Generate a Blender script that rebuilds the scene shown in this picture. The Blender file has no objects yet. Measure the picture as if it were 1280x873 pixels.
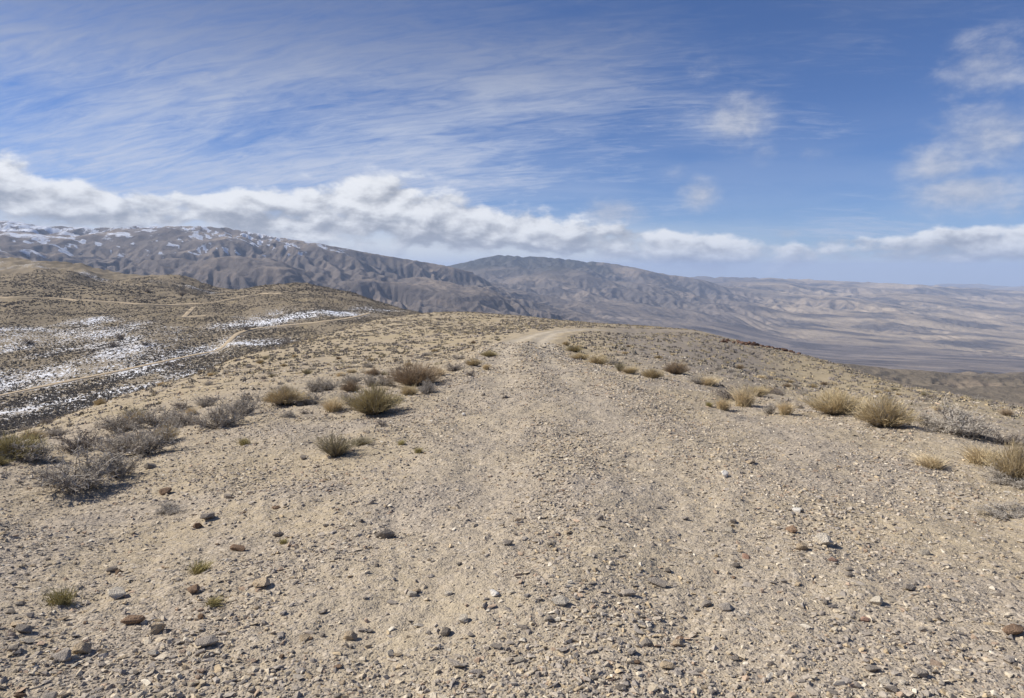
import bpy, bmesh, math, random, time
import numpy as np
T_START = time.time()
random.seed(7)
RNG = np.random.default_rng(11)
scene = bpy.context.scene
COL = scene.collection

# ------------------------------------------------------------------ camera model (photo pixels 1280 x 873)
F_PX, CX, CY = 853.3, 640.0, 436.5
PITCH = math.radians(6.45)
EYE = np.array([0.0, 0.0, 1.7])
cp, sp = math.cos(PITCH), math.sin(PITCH)

def ray(px, py):
    X = (px - CX) / F_PX; U = (CY - py) / F_PX
    return np.array([X, cp + U * sp, U * cp - sp])

def W(px, py, d):
    """World point on the line of sight through a photo point, d metres ahead."""
    v = ray(px, py)
    return EYE + v * (d / v[1])

# ------------------------------------------------------------------ numpy noise
_perm = np.random.default_rng(3).permutation(256)
_ga = np.random.default_rng(4).uniform(0, 2 * np.pi, 256)
_gx, _gy = np.cos(_ga), np.sin(_ga)

def pnoise(x, y, seed=0):
    xi = np.floor(x).astype(np.int64); yi = np.floor(y).astype(np.int64)
    xf = x - xi; yf = y - yi
    u = xf * xf * xf * (xf * (xf * 6 - 15) + 10); v = yf * yf * yf * (yf * (yf * 6 - 15) + 10)
    def g(ix, iy, fx, fy):
        h = _perm[(_perm[(ix + seed * 17) & 255] + iy + seed * 31) & 255]
        return _gx[h] * fx + _gy[h] * fy
    a = g(xi, yi, xf, yf); b = g(xi + 1, yi, xf - 1, yf)
    c = g(xi, yi + 1, xf, yf - 1); d = g(xi + 1, yi + 1, xf - 1, yf - 1)
    return (a + u * (b - a) + v * ((c + u * (d - c)) - (a + u * (b - a)))) * 1.5

def fbm(x, y, octv=4, seed=0, gain=0.5):
    s = 0; a = 1.0
    for i in range(octv):
        s = s + a * pnoise(x, y, seed + i * 5); x = x * 2.03; y = y * 2.03; a *= gain
    return s

def ridged(x, y, octv=4, seed=0):
    s = 0; a = 1.0
    for i in range(octv):
        s = s + a * (1 - np.abs(pnoise(x, y, seed + i * 7)) * 1.6); x = x * 2.1; y = y * 2.1; a *= 0.5
    return s / 2

def sstep(a, b, x):
    t = np.clip((x - a) / (b - a), 0, 1)
    return t * t * (3 - 2 * t)

class TPS:
    """Thin-plate surface through scattered points."""
    def __init__(self, q, z, lam=1e-3):
        self.q = q; n = len(q)
        K = self.k(np.linalg.norm(q[:, None] - q[None], axis=2)) + lam * np.eye(n)
        P = np.c_[np.ones(n), q]
        A = np.block([[K, P], [P.T, np.zeros((3, 3))]])
        self.w = np.linalg.solve(A, np.r_[z, 0, 0, 0])
    @staticmethod
    def k(r):
        return np.where(r > 1e-9, r * r * np.log(np.maximum(r, 1e-9)), 0)
    def __call__(self, q):
        out = np.empty(len(q)); n = len(self.q)
        for s in range(0, len(q), 40000):
            c = q[s:s + 40000]
            r2 = ((c[:, None, :] - self.q[None]) ** 2).sum(2)
            kk = 0.5 * r2 * np.log(np.maximum(r2, 1e-18))
            out[s:s + 40000] = kk @ self.w[:n] + self.w[n] + c @ self.w[n + 1:]
        return out

def bil(grid, fi, fj):
    """Bilinear read of a grid at float row fi, column fj."""
    fi = np.clip(fi, 0, grid.shape[0] - 1.001); fj = np.clip(fj, 0, grid.shape[1] - 1.001)
    i = fi.astype(int); j = fj.astype(int); a = fi - i; b = fj - j
    return (grid[i, j] * (1 - a) * (1 - b) + grid[i + 1, j] * a * (1 - b) + grid[i, j + 1] * (1 - a) * b + grid[i + 1, j + 1] * a * b)

def resize(g, R, C):
    ii, jj = np.meshgrid(np.linspace(0, g.shape[0] - 1, R), np.linspace(0, g.shape[1] - 1, C), indexing='ij')
    return bil(g, ii.ravel(), jj.ravel()).reshape(R, C)

# ------------------------------------------------------------------ mesh helpers
def tag(o, label=None, cat=None, group=None, kind=None):
    if label: o['label'] = label
    if cat: o['category'] = cat
    if group: o['group'] = group
    if kind: o['kind'] = kind
    return o

def np_mesh(name, verts, faces_list, mat=None, cols=None, smooth=False, attrs=None):
    """Mesh from arrays; faces_list is a list of (n,3) or (n,4) index arrays."""
    me = bpy.data.meshes.new(name)
    verts = np.ascontiguousarray(verts, dtype=np.float32)
    me.vertices.add(len(verts)); me.vertices.foreach_set('co', verts.ravel())
    loops = np.concatenate([f.ravel() for f in faces_list]).astype(np.int32)
    sizes = np.concatenate([np.full(len(f), f.shape[1]) for f in faces_list]).astype(np.int32)
    starts = np.r_[0, np.cumsum(sizes)[:-1]].astype(np.int32)
    me.loops.add(len(loops)); me.loops.foreach_set('vertex_index', loops)
    me.polygons.add(len(sizes)); me.polygons.foreach_set('loop_start', starts)
    try: me.polygons.foreach_set('loop_total', sizes)
    except Exception: pass
    me.update(calc_edges=True)
    me.polygons.foreach_set('use_smooth', np.full(len(sizes), smooth, dtype=bool))
    if cols is not None:
        a = me.attributes.new('col', 'FLOAT_COLOR', 'POINT')
        c4 = np.ones((len(verts), 4), dtype=np.float32); c4[:, :3] = cols
        a.data.foreach_set('color', c4.ravel())
    for k, v in (attrs or {}).items():
        a = me.attributes.new(k, 'FLOAT', 'POINT'); a.data.foreach_set('value', np.ascontiguousarray(v, dtype=np.float32))
    if mat: me.materials.append(mat)
    return me

def link(name, me, parent=None, loc=None):
    o = bpy.data.objects.new(name, me); COL.objects.link(o)
    if parent: o.parent = parent
    if loc is not None: o.location = loc
    return o

def grid_object(name, X, Y, Z, mask, mat, cols, attrs=None, wrap=False):
    """Object from the cells of a grid picked by mask; normals come from the whole grid so neighbours meet unseen."""
    R, C = X.shape
    idx = np.arange(R * C).reshape(R, C)
    if wrap: idx = np.c_[idx, idx[:, :1]]
    q = np.stack([idx[:-1, :-1], idx[:-1, 1:], idx[1:, 1:], idx[1:, :-1]], -1)[mask]
    P = np.stack([X, Y, Z], -1).reshape(-1, 3)
    used, inv = np.unique(q, return_inverse=True)
    f = inv.reshape(q.shape)
    me = np_mesh(name, P[used], [f], mat, cols.reshape(-1, 3)[used], True, {k: v.ravel()[used] for k, v in (attrs or {}).items()})
    Pg = P.reshape(R, C, 3)
    if wrap:
        du = np.roll(Pg, -1, 1) - np.roll(Pg, 1, 1)
    else:
        du = np.gradient(Pg, axis=1)
    dv = np.gradient(Pg, axis=0)
    n = np.cross(du, dv); n /= np.maximum(np.linalg.norm(n, axis=2, keepdims=True), 1e-12)
    n *= np.sign(n[..., 2:3] + 1e-9)
    me.normals_split_custom_set_from_vertices(n.reshape(-1, 3)[used])
    o = link(name, me)
    return o

# ------------------------------------------------------------------ material helpers
class NT:
    def __init__(self, tree): self.t = tree; tree.nodes.clear()
    def n(self, typ, **kw):
        nd = self.t.nodes.new(typ)
        for k, v in kw.items(): setattr(nd, k, v)
        return nd
    def put(self, sock, v):
        if isinstance(v, bpy.types.NodeSocket): self.t.links.new(v, sock)
        elif v is not None: sock.default_value = v
    def m(self, op, a, b=None, c=None, clamp=False):
        nd = self.n('ShaderNodeMath', operation=op, use_clamp=clamp)
        for i, v in enumerate((a, b, c)):
            if v is not None: self.put(nd.inputs[i], v)
        return nd.outputs[0]
    def mix(self, f, a, b, typ='MIX'):
        nd = self.n('ShaderNodeMix', data_type='RGBA', blend_type=typ)
        self.put(nd.inputs[0], f); self.put(nd.inputs[6], a); self.put(nd.inputs[7], b)
        return nd.outputs[2]
    def ss(self, x, a, b):
        nd = self.n('ShaderNodeMapRange', interpolation_type='SMOOTHSTEP')
        self.put(nd.inputs[0], x); self.put(nd.inputs[1], a); self.put(nd.inputs[2], b)
        return nd.outputs[0]
    def noise(self, vec, scale, detail=4, rough=0.55, dist=0.0, out=0, dim='3D'):
        nd = self.n('ShaderNodeTexNoise', noise_dimensions=dim)
        if vec is not None: self.put(nd.inputs['Vector'], vec)
        self.put(nd.inputs['Scale'], scale); self.put(nd.inputs['Detail'], detail); self.put(nd.inputs['Roughness'], rough); self.put(nd.inputs['Distortion'], dist)
        return nd.outputs[out]
    def voro(self, vec, scale, out='Color', feature='F1'):
        nd = self.n('ShaderNodeTexVoronoi', feature=feature)
        self.put(nd.inputs['Vector'], vec); self.put(nd.inputs['Scale'], scale)
        return nd.outputs[out]
    def attr(self, name, out='Color'):
        return self.n('ShaderNodeAttribute', attribute_name=name).outputs[out]
    def mul(self, vec, s):
        nd = self.n('ShaderNodeVectorMath', operation='MULTIPLY'); self.put(nd.inputs[0], vec); self.put(nd.inputs[1], s)
        return nd.outputs[0]
    def comb(self, x, y, z):
        nd = self.n('ShaderNodeCombineXYZ')
        for i, v in enumerate((x, y, z)): self.put(nd.inputs[i], v)
        return nd.outputs[0]

def new_mat(name):
    m = bpy.data.materials.new(name); m.use_nodes = True
    return m, NT(m.node_tree)

def finish(T, color, rough=0.95, bump=None, bdist=0.01, bstr=1.0, spec=0.1):
    b = T.n('ShaderNodeBsdfPrincipled'); T.put(b.inputs['Base Color'], color); T.put(b.inputs['Roughness'], rough)
    T.put(b.inputs['Specular IOR Level'], spec)
    if bump is not None:
        bp = T.n('ShaderNodeBump'); T.put(bp.inputs['Height'], bump); T.put(bp.inputs['Distance'], bdist); T.put(bp.inputs['Strength'], bstr)
        T.put(b.inputs['Normal'], bp.outputs[0])
    o = T.n('ShaderNodeOutputMaterial'); T.t.links.new(b.outputs[0], o.inputs[0])

def mat_ground():
    m, T = new_mat('stony_soil')
    co = T.n('ShaderNodeTexCoord').outputs['Object']
    base = T.attr('col'); grit = T.attr('grit', 'Fac'); snow = T.attr('snow', 'Fac')
    n1 = T.noise(co, 1.3, 5, 0.6); n2 = T.noise(co, 11.0, 5, 0.65)
    c = T.mix(T.m('MULTIPLY', T.ss(n1, 0.42, 0.62), 0.38), base, (0.45, 0.365, 0.215, 1))
    # two sizes of grit, each grain with its own colour
    v1 = T.voro(co, 34.0); v2 = T.voro(co, 85.0)
    d1 = T.voro(co, 34.0, 'Distance'); d2 = T.voro(co, 85.0, 'Distance')
    sep = T.n('ShaderNodeSeparateColor'); T.put(sep.inputs[0], v1)
    sep2 = T.n('ShaderNodeSeparateColor'); T.put(sep2.inputs[0], v2)
    on1 = T.m('MULTIPLY', T.ss(sep.outputs[1], 0.5, 0.56), grit)
    tone1 = T.n('ShaderNodeValToRGB'); T.put(tone1.inputs[0], sep.outputs[0])
    e = tone1.color_ramp.elements; e[0].color = (0.18, 0.16, 0.14, 1); e[1].color = (0.62, 0.555, 0.46, 1)
    for p, cc in ((0.3, (0.32, 0.28, 0.235, 1)), (0.7, (0.44, 0.38, 0.305, 1))):
        x = e.new(p); x.color = cc
    tone2 = T.n('ShaderNodeValToRGB'); T.put(tone2.inputs[0], sep2.outputs[0])
    e = tone2.color_ramp.elements; e[0].color = (0.24, 0.20, 0.155, 1); e[1].color = (0.56, 0.475, 0.36, 1)
    c = T.mix(T.m('MULTIPLY', grit, 0.5), c, tone2.outputs[0])
    c = T.mix(T.m('MULTIPLY', on1, 0.7), c, tone1.outputs[0])
    c = T.mix(T.m('MULTIPLY_ADD', grit, 0.25, 0.1), c, T.mix(T.ss(n2, 0.3, 0.7), (0.27, 0.23, 0.18, 1), (0.52, 0.43, 0.32, 1)))
    # broken snow between the plants
    s1 = T.noise(T.mul(co, (1, 1.0, 1)), 0.95, 4, 0.72); s2 = T.noise(co, 0.035, 4, 0.6)
    f = T.m('ADD', T.m('MULTIPLY', s1, 1.0), T.m('MULTIPLY', T.m('SUBTRACT', s2, 0.5), 0.5))
    thr = T.m('SUBTRACT', 0.94, T.m('MULTIPLY', snow, 0.5))
    sm = T.ss(T.m('SUBTRACT', f, thr), -0.02, 0.05)
    sm = T.m('MULTIPLY', sm, T.ss(snow, 0.02, 0.12))
    c = T.mix(sm, c, (0.78, 0.80, 0.84, 1))
    h = T.m('ADD', T.m('MULTIPLY', T.m('SUBTRACT', 1.0, d1), T.m('MULTIPLY', on1, 0.9)), T.m('MULTIPLY', T.m('SUBTRACT', 1.0, d2), 0.25))
    h = T.m('ADD', h, T.m('MULTIPLY', n2, 1.3))
    finish(T, c, 0.97, h, 0.02, 0.9, 0.05)
    return m

def mat_vcol(name, rough=0.95, noise_amt=0.25, scale=40.0, bump=0.0, spec=0.05):
    m, T = new_mat(name)
    co = T.n('ShaderNodeTexCoord').outputs['Object']
    c = T.attr('col')
    n = T.noise(co, scale, 5, 0.65)
    c = T.mix(noise_amt, c, T.mix(1.0, c, T.mix(n, (0.3, 0.3, 0.3, 1), (1.9, 1.85, 1.8, 1)), 'MULTIPLY'))
    finish(T, c, rough, n if bump else None, bump, 0.8, spec)
    return m

def mat_far():
    m, T = new_mat('bare_mountain_rock')
    co = T.n('ShaderNodeTexCoord').outputs['Object']
    c = T.attr('col'); snow = T.attr('snow', 'Fac')
    n = T.noise(co, 0.012, 6, 0.7); n2 = T.noise(co, 0.0018, 5, 0.6)
    c = T.mix(0.5, c, T.mix(1.0, c, T.mix(n, (0.25, 0.25, 0.25, 1), (1.85, 1.8, 1.72, 1)), 'MULTIPLY'))
    c = T.mix(0.5, c, T.mix(1.0, c, T.mix(n2, (0.35, 0.36, 0.38, 1), (1.65, 1.6, 1.5, 1)), 'MULTIPLY'))
    f = T.m('ADD', T.m('MULTIPLY', T.m('SUBTRACT', n, 0.5), 1.1), snow)
    c = T.mix(T.m('MULTIPLY', T.ss(f, 0.42, 0.68), 0.85), c, (0.74, 0.77, 0.83, 1))
    n3 = T.noise(co, 0.006, 9, 0.68)
    finish(T, c, 1.0, T.m('ADD', T.m('MULTIPLY', n, 0.4), n3), 60.0, 0.55, 0.0)
    return m

def mat_rock(name, base, dark, light):
    m, T = new_mat(name)
    co = T.n('ShaderNodeTexCoord').outputs['Object']
    oi = T.n('ShaderNodeObjectInfo').outputs['Random']
    n = T.noise(co, 3.0, 6, 0.7); v = T.noise(co, 14.0, 4, 0.6)
    c = T.mix(T.ss(n, 0.3, 0.7), dark, light)
    c = T.mix(0.5, c, base)
    c = T.mix(0.6, c, T.mix(1.0, c, T.mix(v, (0.45, 0.45, 0.45, 1), (1.6, 1.55, 1.5, 1)), 'MULTIPLY'))
    k = T.m('ADD', T.m('MULTIPLY', oi, 0.5), 0.9)
    c = T.mix(1.0, c, T.comb(T.m('MULTIPLY', k, 1.03), k, T.m('MULTIPLY', k, 0.93)), 'MULTIPLY')
    finish(T, c, 0.92, v, 0.04, 0.7, 0.12)
    return m

# ------------------------------------------------------------------ near and middle terrain
cpts = []          # (x, y, z)
def PW(px, py, d): cpts.append(W(px, py, d))
def PX(x, y, z): cpts.append(np.array([x, y, z], float))
# round the camera
for a in range(0, 360, 30):
    PX(2 * math.sin(math.radians(a)), 2 * math.cos(math.radians(a)), -0.04 * math.cos(math.radians(a)))
for x, y, z in ((0, 0, 0), (0, 4.5, -.15), (-4, 4, -.05), (4, 4, -.12), (0, 8, -.33), (0.3, 13, -.58), (0.4, 20, -.95), (0.6, 30, -1.6), (1, 46, -2.9), (3, 62, -3.7),
                (-12, 4, -.25), (12, 4, -.8), (0, -12, 0.3), (-15, -10, 0), (15, -10, -.5), (0, -60, -4), (-60, -40, -8), (60, -40, -12), (0, -400, -60), (-400, -200, -60), (400, -200, -120),
                (-30, 8, -5), (30, 10, -6)):
    PX(x, y, z)
for a in ((467, 515, 11), (520, 482, 15), (290, 522, 11), (110, 602, 7.3), (0, 572, 8.2), (0, 700, 4.5), (300, 468, 30), (400, 445, 48), (480, 412, 95), (200, 492, 25), (100, 526, 18), (0, 557, 14),
          (300, 446, 62), (400, 420, 98), (480, 397, 150), (545, 391, 165), (590, 390, 165), (640, 395, 150), (600, 405, 105), (560, 420, 70), (560, 445, 32), (680, 404, 105), (150, 496, 30), (50, 541, 17),
          (760, 407, 88), (820, 409, 95), (880, 414, 105), (720, 416, 58), (800, 425, 62), (690, 430, 42),
          (1105, 528, 10.5), (920, 506, 13.5), (1280, 600, 6.9), (850, 470, 19), (780, 462, 22.5), (700, 446, 30), (1200, 545, 9.6), (1280, 700, 4.4),
          (850, 440, 48), (930, 468, 34), (985, 492, 24), (930, 440, 70), (1000, 475, 48), (1100, 500, 24), (1280, 530, 19), (1280, 511, 40), (1200, 495, 52), (1100, 475, 66), (1060, 460, 78), (1000, 445, 100), (960, 438, 112), (905, 426, 118)):
    PW(*a)
# behind the near ridge: down into the ravine on the left and away on the right
for a in ((0, 600, 60), (100, 565, 75), (200, 520, 110), (300, 480, 170), (400, 445, 240), (480, 415, 330), (560, 410, 330), (650, 425, 330), (760, 440, 300), (880, 460, 250), (1000, 500, 240), (1100, 540, 180), (1280, 570, 130),
          (560, 440, 800), (700, 470, 800), (900, 500, 700), (1100, 520, 700), (1280, 540, 600), (650, 440, 2000), (900, 480, 2000), (1280, 520, 2000)):
    PW(*a)
# the snowy hillside, the plateau above it and the hill behind
for a in ((0, 545, 200), (0, 495, 300), (0, 440, 385), (0, 400, 470), (0, 376, 570), (100, 520, 235), (100, 478, 315), (100, 430, 400), (100, 395, 490), (100, 377, 570), (200, 490, 260), (200, 460, 330), (200, 410, 440), (200, 384, 540),
          (275, 440, 370), (290, 428, 385), (305, 414, 425), (280, 395, 480), (265, 379, 550), (340, 366, 620), (350, 440, 350), (400, 425, 380), (400, 403, 440), (400, 385, 500), (400, 371, 600), (450, 376, 600), (450, 393, 490), (480, 386, 560), (510, 390, 560),
          (540, 402, 640), (330, 385, 520),
          (0, 352, 760), (130, 358, 740), (240, 370, 690), (0, 358, 900), (130, 366, 900), (260, 372, 850), (0, 326, 1250), (100, 335, 1200), (230, 347, 1130), (345, 359, 1080), (450, 376, 1000),
          (0, 345, 1700), (150, 350, 1700), (300, 380, 1600), (450, 405, 1500), (0, 400, 2400), (200, 400, 2400), (400, 420, 2400), (-400, 330, 1250), (-400, 500, 300), (-400, 390, 560)):
    PW(*a)
cpts = np.array(cpts)

def warpq(x, y):
    r = np.hypot(x, y); s = np.log1p(r / 1.5) / np.maximum(r, 1e-6)
    return np.stack([x * s, y * s], -1)
# heights are interpolated as height over (distance + 6 m), so near and far bends weigh alike
rc = np.hypot(cpts[:, 0], cpts[:, 1])
tps = TPS(warpq(cpts[:, 0], cpts[:, 1]), cpts[:, 2] / (rc + 6), 2e-4)

az_d = np.arange(-0.80, 0.8001, 0.0017)
az_all = np.r_[az_d, np.linspace(0.80, 2 * math.pi - 0.80, 60)[1:-1]]
lr = np.arange(math.log(0.45), math.log(2500), 0.008)
R_, C_ = len(lr), len(az_all)
# the smooth surface on a coarse grid, then refined
azc = np.linspace(-0.80, 2 * math.pi - 0.80, 700); lrc = np.linspace(lr[0], lr[-1], 330)
A2, L2 = np.meshgrid(azc, lrc); rr = np.exp(L2)
zc = (tps(warpq(rr * np.sin(A2), rr * np.cos(A2)).reshape(-1, 2)).reshape(A2.shape)) * (rr + 6)
A2, L2 = np.meshgrid(az_all, lr); RR = np.exp(L2)
GX, GY = RR * np.sin(A2), RR * np.cos(A2)
fi = (L2 - lrc[0]) / (lrc[1] - lrc[0]); fj = (A2 - azc[0]) / (azc[1] - azc[0])
GZ = bil(zc, fi.ravel(), fj.ravel()).reshape(R_, C_)

ROAD = np.array([(0.0, -30), (0.0, 0), (0.25, 3), (0.55, 6), (0.6, 12), (0.45, 20), (0.6, 32), (1.1, 45), (2.6, 56), (6.0, 66), (11, 74), (18, 84), (27, 96), (40, 112)], float)
def road_dist(x, y):
    d = np.full(x.shape, 1e9); side = np.zeros(x.shape)
    for (x0, y0), (x1, y1) in zip(ROAD[:-1], ROAD[1:]):
        dx, dy = x1 - x0, y1 - y0; L = dx * dx + dy * dy
        t = np.clip(((x - x0) * dx + (y - y0) * dy) / L, 0, 1)
        ex, ey = x - x0 - t * dx, y - y0 - t * dy
        dd = np.hypot(ex, ey); b = dd < d
        side = np.where(b, (ex * dy - ey * dx) / math.sqrt(L), side); d = np.where(b, dd, d)
    return d, side
RD, RS = road_dist(GX, GY)
fade = np.exp(-RR / 60)
edge = sstep(0.3, 1.2, RR)
GZ += edge * (0.035 * fbm(GX * 0.9, GY * 0.9, 4, 1) * np.clip(RR / 4, 0.3, 1.5) + 0.012 * fbm(GX * 5, GY * 5, 3, 2) * (RR < 40))
# wheel tracks and the low windrow between and beside them
rut = np.exp(-((np.abs(RS) - 0.75) / 0.28) ** 2); rowm = np.exp(-(RS / 0.35) ** 2) + np.exp(-((np.abs(RS) - 1.75) / 0.3) ** 2)
GZ += np.where(RR < 90, (0.45 + 0.55 * sstep(8, 18, RR)) * (-0.03 * rut + 0.035 * rowm) * sstep(1.0, 3.0, RR), 0)
# gullies and swells on the hills
big = sstep(35, 160, RR)
GZ += big * RR * (0.0035 * fbm(GX / 45, GY / 45, 5, 3) + 0.004 * (ridged(GX / 120, GY / 120, 3, 9) - 0.5) * sstep(180, 400, RR))

def ground_z(x, y):
    x = np.atleast_1d(np.asarray(x, float)); y = np.atleast_1d(np.asarray(y, float))
    az = np.arctan2(x, y); l = np.log(np.maximum(np.hypot(x, y), 0.46))
    return bil(GZ[:, :len(az_d)], (l - lr[0]) / 0.008, (np.clip(az, -0.799, 0.799) - az_d[0]) / 0.0017)

def hit(px, py, dmin=1.5, dmax=2300):
    """Where the line of sight through a photo point meets the ground."""
    v = ray(px, py); v = v / v[1]
    d = np.exp(np.linspace(math.log(dmin), math.log(dmax), 3000))
    p = EYE + v[None] * d[:, None]
    g = ground_z(p[:, 0], p[:, 1])
    b = np.nonzero(p[:, 2] <= g)[0]
    if len(b) == 0: return None
    i = b[0]
    return np.array([p[i, 0], p[i, 1], g[i]])

# cover of the ground: colours of soil, road, scrubland and where snow lies
def scrub_edge(x):
    return np.interp(x, [-30, -12, -6, -4.4, -2.4, -1.7, -1.0, 0.6, 2.2, 3.2, 4.7, 6, 8, 30], [3, 5.5, 8.5, 11, 13.5, 17, 25, 40, 31, 23, 18.5, 11.5, 7, 4])
SOIL = np.array([0.40, 0.325, 0.205]); ROADC = np.array([0.44, 0.39, 0.315]); SCRUB = np.array([0.37, 0.30, 0.205]); BROWN = np.array([0.150, 0.126, 0.098]); GREYD = np.array([0.22, 0.195, 0.175])
YEL = np.array([0.37, 0.295, 0.17])
def mixc(a, b, t): return a + (b - a) * t[..., None]
cols = np.broadcast_to(SOIL, GX.shape + (3,)).copy()
pn = fbm(GX / 2.2, GY / 2.2, 4, 21); pn2 = fbm(GX / 14, GY / 14, 4, 22)
cols = mixc(cols, np.array([0.30, 0.265, 0.225]), sstep(-0.1, 0.5, pn) * 0.8)
roadw = 1.75 - 0.6 * sstep(30, 60, RR)
roadm = (1 - sstep(roadw - 0.3, roadw + 0.4, RD + 0.35 * pn)) * (1 - 0.75 * sstep(66, 84, RR))
cols = mixc(cols, ROADC, roadm * (0.35 + 0.55 * sstep(14, 40, RR)))
cols = mixc(cols, np.array([0.53, 0.46, 0.35]), roadm * rut * sstep(4, 16, RR) * 0.85)
cols = mixc(cols, np.array([0.34, 0.29, 0.21]), roadm * np.exp(-(RS / 0.3) ** 2) * sstep(14, 28, RR) * 0.6)
past = sstep(0, 3, GY - scrub_edge(GX)) * (1 - roadm)
cols = mixc(cols, SCRUB, past * 0.6)
cols = mixc(cols, YEL, past * sstep(0.0, 0.6, pn2) * 0.6)
dark_r = sstep(3, 7, GX) * sstep(19, 30, GY) * (1 - sstep(80, 110, GY)) * sstep(0.12, 0.17, GX / np.maximum(GY, 1)) * (1 - sstep(0.36, 0.44, GX / np.maximum(GY, 1)))
cols = mixc(cols, GREYD, dark_r * 0.9)
spur = sstep(0.33, 0.40, A2) * sstep(18, 40, RR) * (RR < 300)
cols = mixc(cols, YEL, spur * 0.5)
hillm = sstep(170, 210, RR) * (A2 < -0.02)
cols = mixc(cols, BROWN, hillm * 0.9)
cols = mixc(cols, YEL * 0.8, hillm * sstep(0.15, 0.7, pn2) * 0.35)
# snow: drifts in photo-measured places on the hill
PU = CX + F_PX * np.tan(np.clip(A2, -1.2, 1.2))
U_, V_ = GX, GY
def blob(px, py, d, rx, ry):
    c = hit(px, py, 150)
    if c is None: c = W(px, py, d)
    return np.exp(-(((GX - c[0]) / (rx * 1.35)) ** 2 + ((GY - c[1]) / (ry * 1.5)) ** 2))
snow = np.zeros_like(GX)
for a in ((0, 480, 310, 60, 70), (60, 470, 330, 60, 60), (130, 450, 360, 55, 60), (190, 455, 345, 50, 45), (60, 420, 415, 70, 45), (240, 440, 365, 35, 35), (270, 462, 320, 35, 40), (140, 495, 280, 45, 35), (0, 520, 250, 40, 40),
          (320, 402, 455, 34, 45), (370, 395, 475, 40, 38), (420, 390, 500, 40, 30), (330, 430, 385, 22, 20), (470, 387, 550, 30, 30)):
    snow = np.maximum(snow, blob(*a) * (0.95 if a[0] > 300 else 0.85))
for a in ((20, 335, 1180, 110, 40), (115, 347, 1100, 60, 40), (210, 355, 1060, 90, 40), (250, 362, 1020, 80, 30), (0, 330, 1220, 100, 30)):
    snow = np.maximum(snow, blob(*a) * 0.8)
for px in range(-20, 270, 36):
    for py in range(int(np.interp(px, [0, 120, 260], [425, 400, 430])), int(np.interp(px, [0, 260], [542, 482])), 16):
        snow = np.maximum(snow, blob(px, py, 330, 24, 24) * np.interp(px, [0, 60, 150, 260], [0.7, 0.82, 0.85, 0.75]))
snow = np.maximum(snow, 0.56 * hillm * (1 - sstep(-0.40, -0.28, A2)) * (A2 < 1) * (1 - sstep(420, 480, RR)))
snow *= (RR > 150)
grit = (1 - 0.8 * sstep(12, 30, RR)) * np.clip(0.75 + 0.4 * pn, 0.2, 1)
grit = np.where(RR > 150, 0, grit)

M_GROUND = mat_ground()
cx_ = lambda a: 0.25 * (a[:-1] + a[1:] + np.roll(a, -1, 1)[:-1] + np.roll(a, -1, 1)[1:])
rd_c, rr_c, az_c = cx_(RD), cx_(RR), cx_(np.where(A2 > math.pi, A2 - 2 * math.pi, A2))
m_road = (rd_c < 1.75) & (rr_c < 110)
ravine = np.interp(az_c, [-0.8, -0.64, -0.56, -0.45, -0.35, -0.25, -0.17, -0.1], [60, 75, 90, 130, 190, 270, 360, 400])
m_hill = (rr_c > ravine) & (az_c < -0.06) & ~m_road & (az_c > -0.85)
gargs = dict(mat=M_GROUND, cols=cols, attrs={'grit': grit, 'snow': snow}, wrap=True)
o = grid_object('ground', GX, GY, GZ, ~(m_road | m_hill), **gargs); tag(o, kind='structure')
o = grid_object('dirt_road', GX, GY, GZ, m_road, **gargs); tag(o, kind='structure')
o = grid_object('hill', GX, GY, GZ, m_hill, **gargs); tag(o, kind='structure')
print('near', round(time.time() - T_START, 1))

# ------------------------------------------------------------------ far terrain, carved by running water
fp = []
def FW(px, py, d): fp.append(W(px, py, d))
def FX(px, d, z):
    v = ray(px, 400); fp.append(np.array([v[0] / v[1] * d, d, z]))
LCREST = [(-500, 300), (-250, 290), (0, 279), (25, 281), (70, 285), (130, 285), (200, 283), (250, 283), (290, 286), (330, 294), (400, 305), (470, 318), (550, 331), (600, 342), (640, 352)]
LD = lambda px: 9500 - 1.6 * max(0, px - 200)
for px, py in LCREST:
    d = LD(px); FW(px, py, d); FX(px, d * 1.3, -150)
for a in ((0, 300, 7000), (0, 325, 5000), (150, 300, 7400), (150, 330, 5200), (300, 312, 7000), (300, 345, 5200), (400, 328, 7000), (420, 362, 5200), (500, 345, 6900), (500, 388, 5000), (580, 362, 6700), (560, 395, 5000), (640, 372, 6500), (640, 396, 5300),
          (690, 374, 6700), (690, 400, 5600), (730, 394, 6300), (745, 408, 5700), (-300, 310, 7000), (-300, 340, 4500)):
    FW(*a)
for px, z in ((-300, -250), (0, -300), (200, -320), (400, -380), (550, -420), (700, -520)):
    FX(px, 3300, z)
for px, z in ((-500, -200), (0, -200), (300, -220), (600, -260), (800, -300), (1000, -300), (1280, -330), (1700, -330)):
    FX(px, 1500, z)
for a in ((1060, 458, 1900), (1130, 464, 2000), (1200, 462, 2300), (1280, 458, 2600), (1280, 492, 1700), (1180, 484, 1800), (1450, 470, 2300), (1000, 450, 2300)):
    FW(*a)
for px in (1000, 1130, 1280, 1500): FX(px, 3600, -640)
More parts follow.
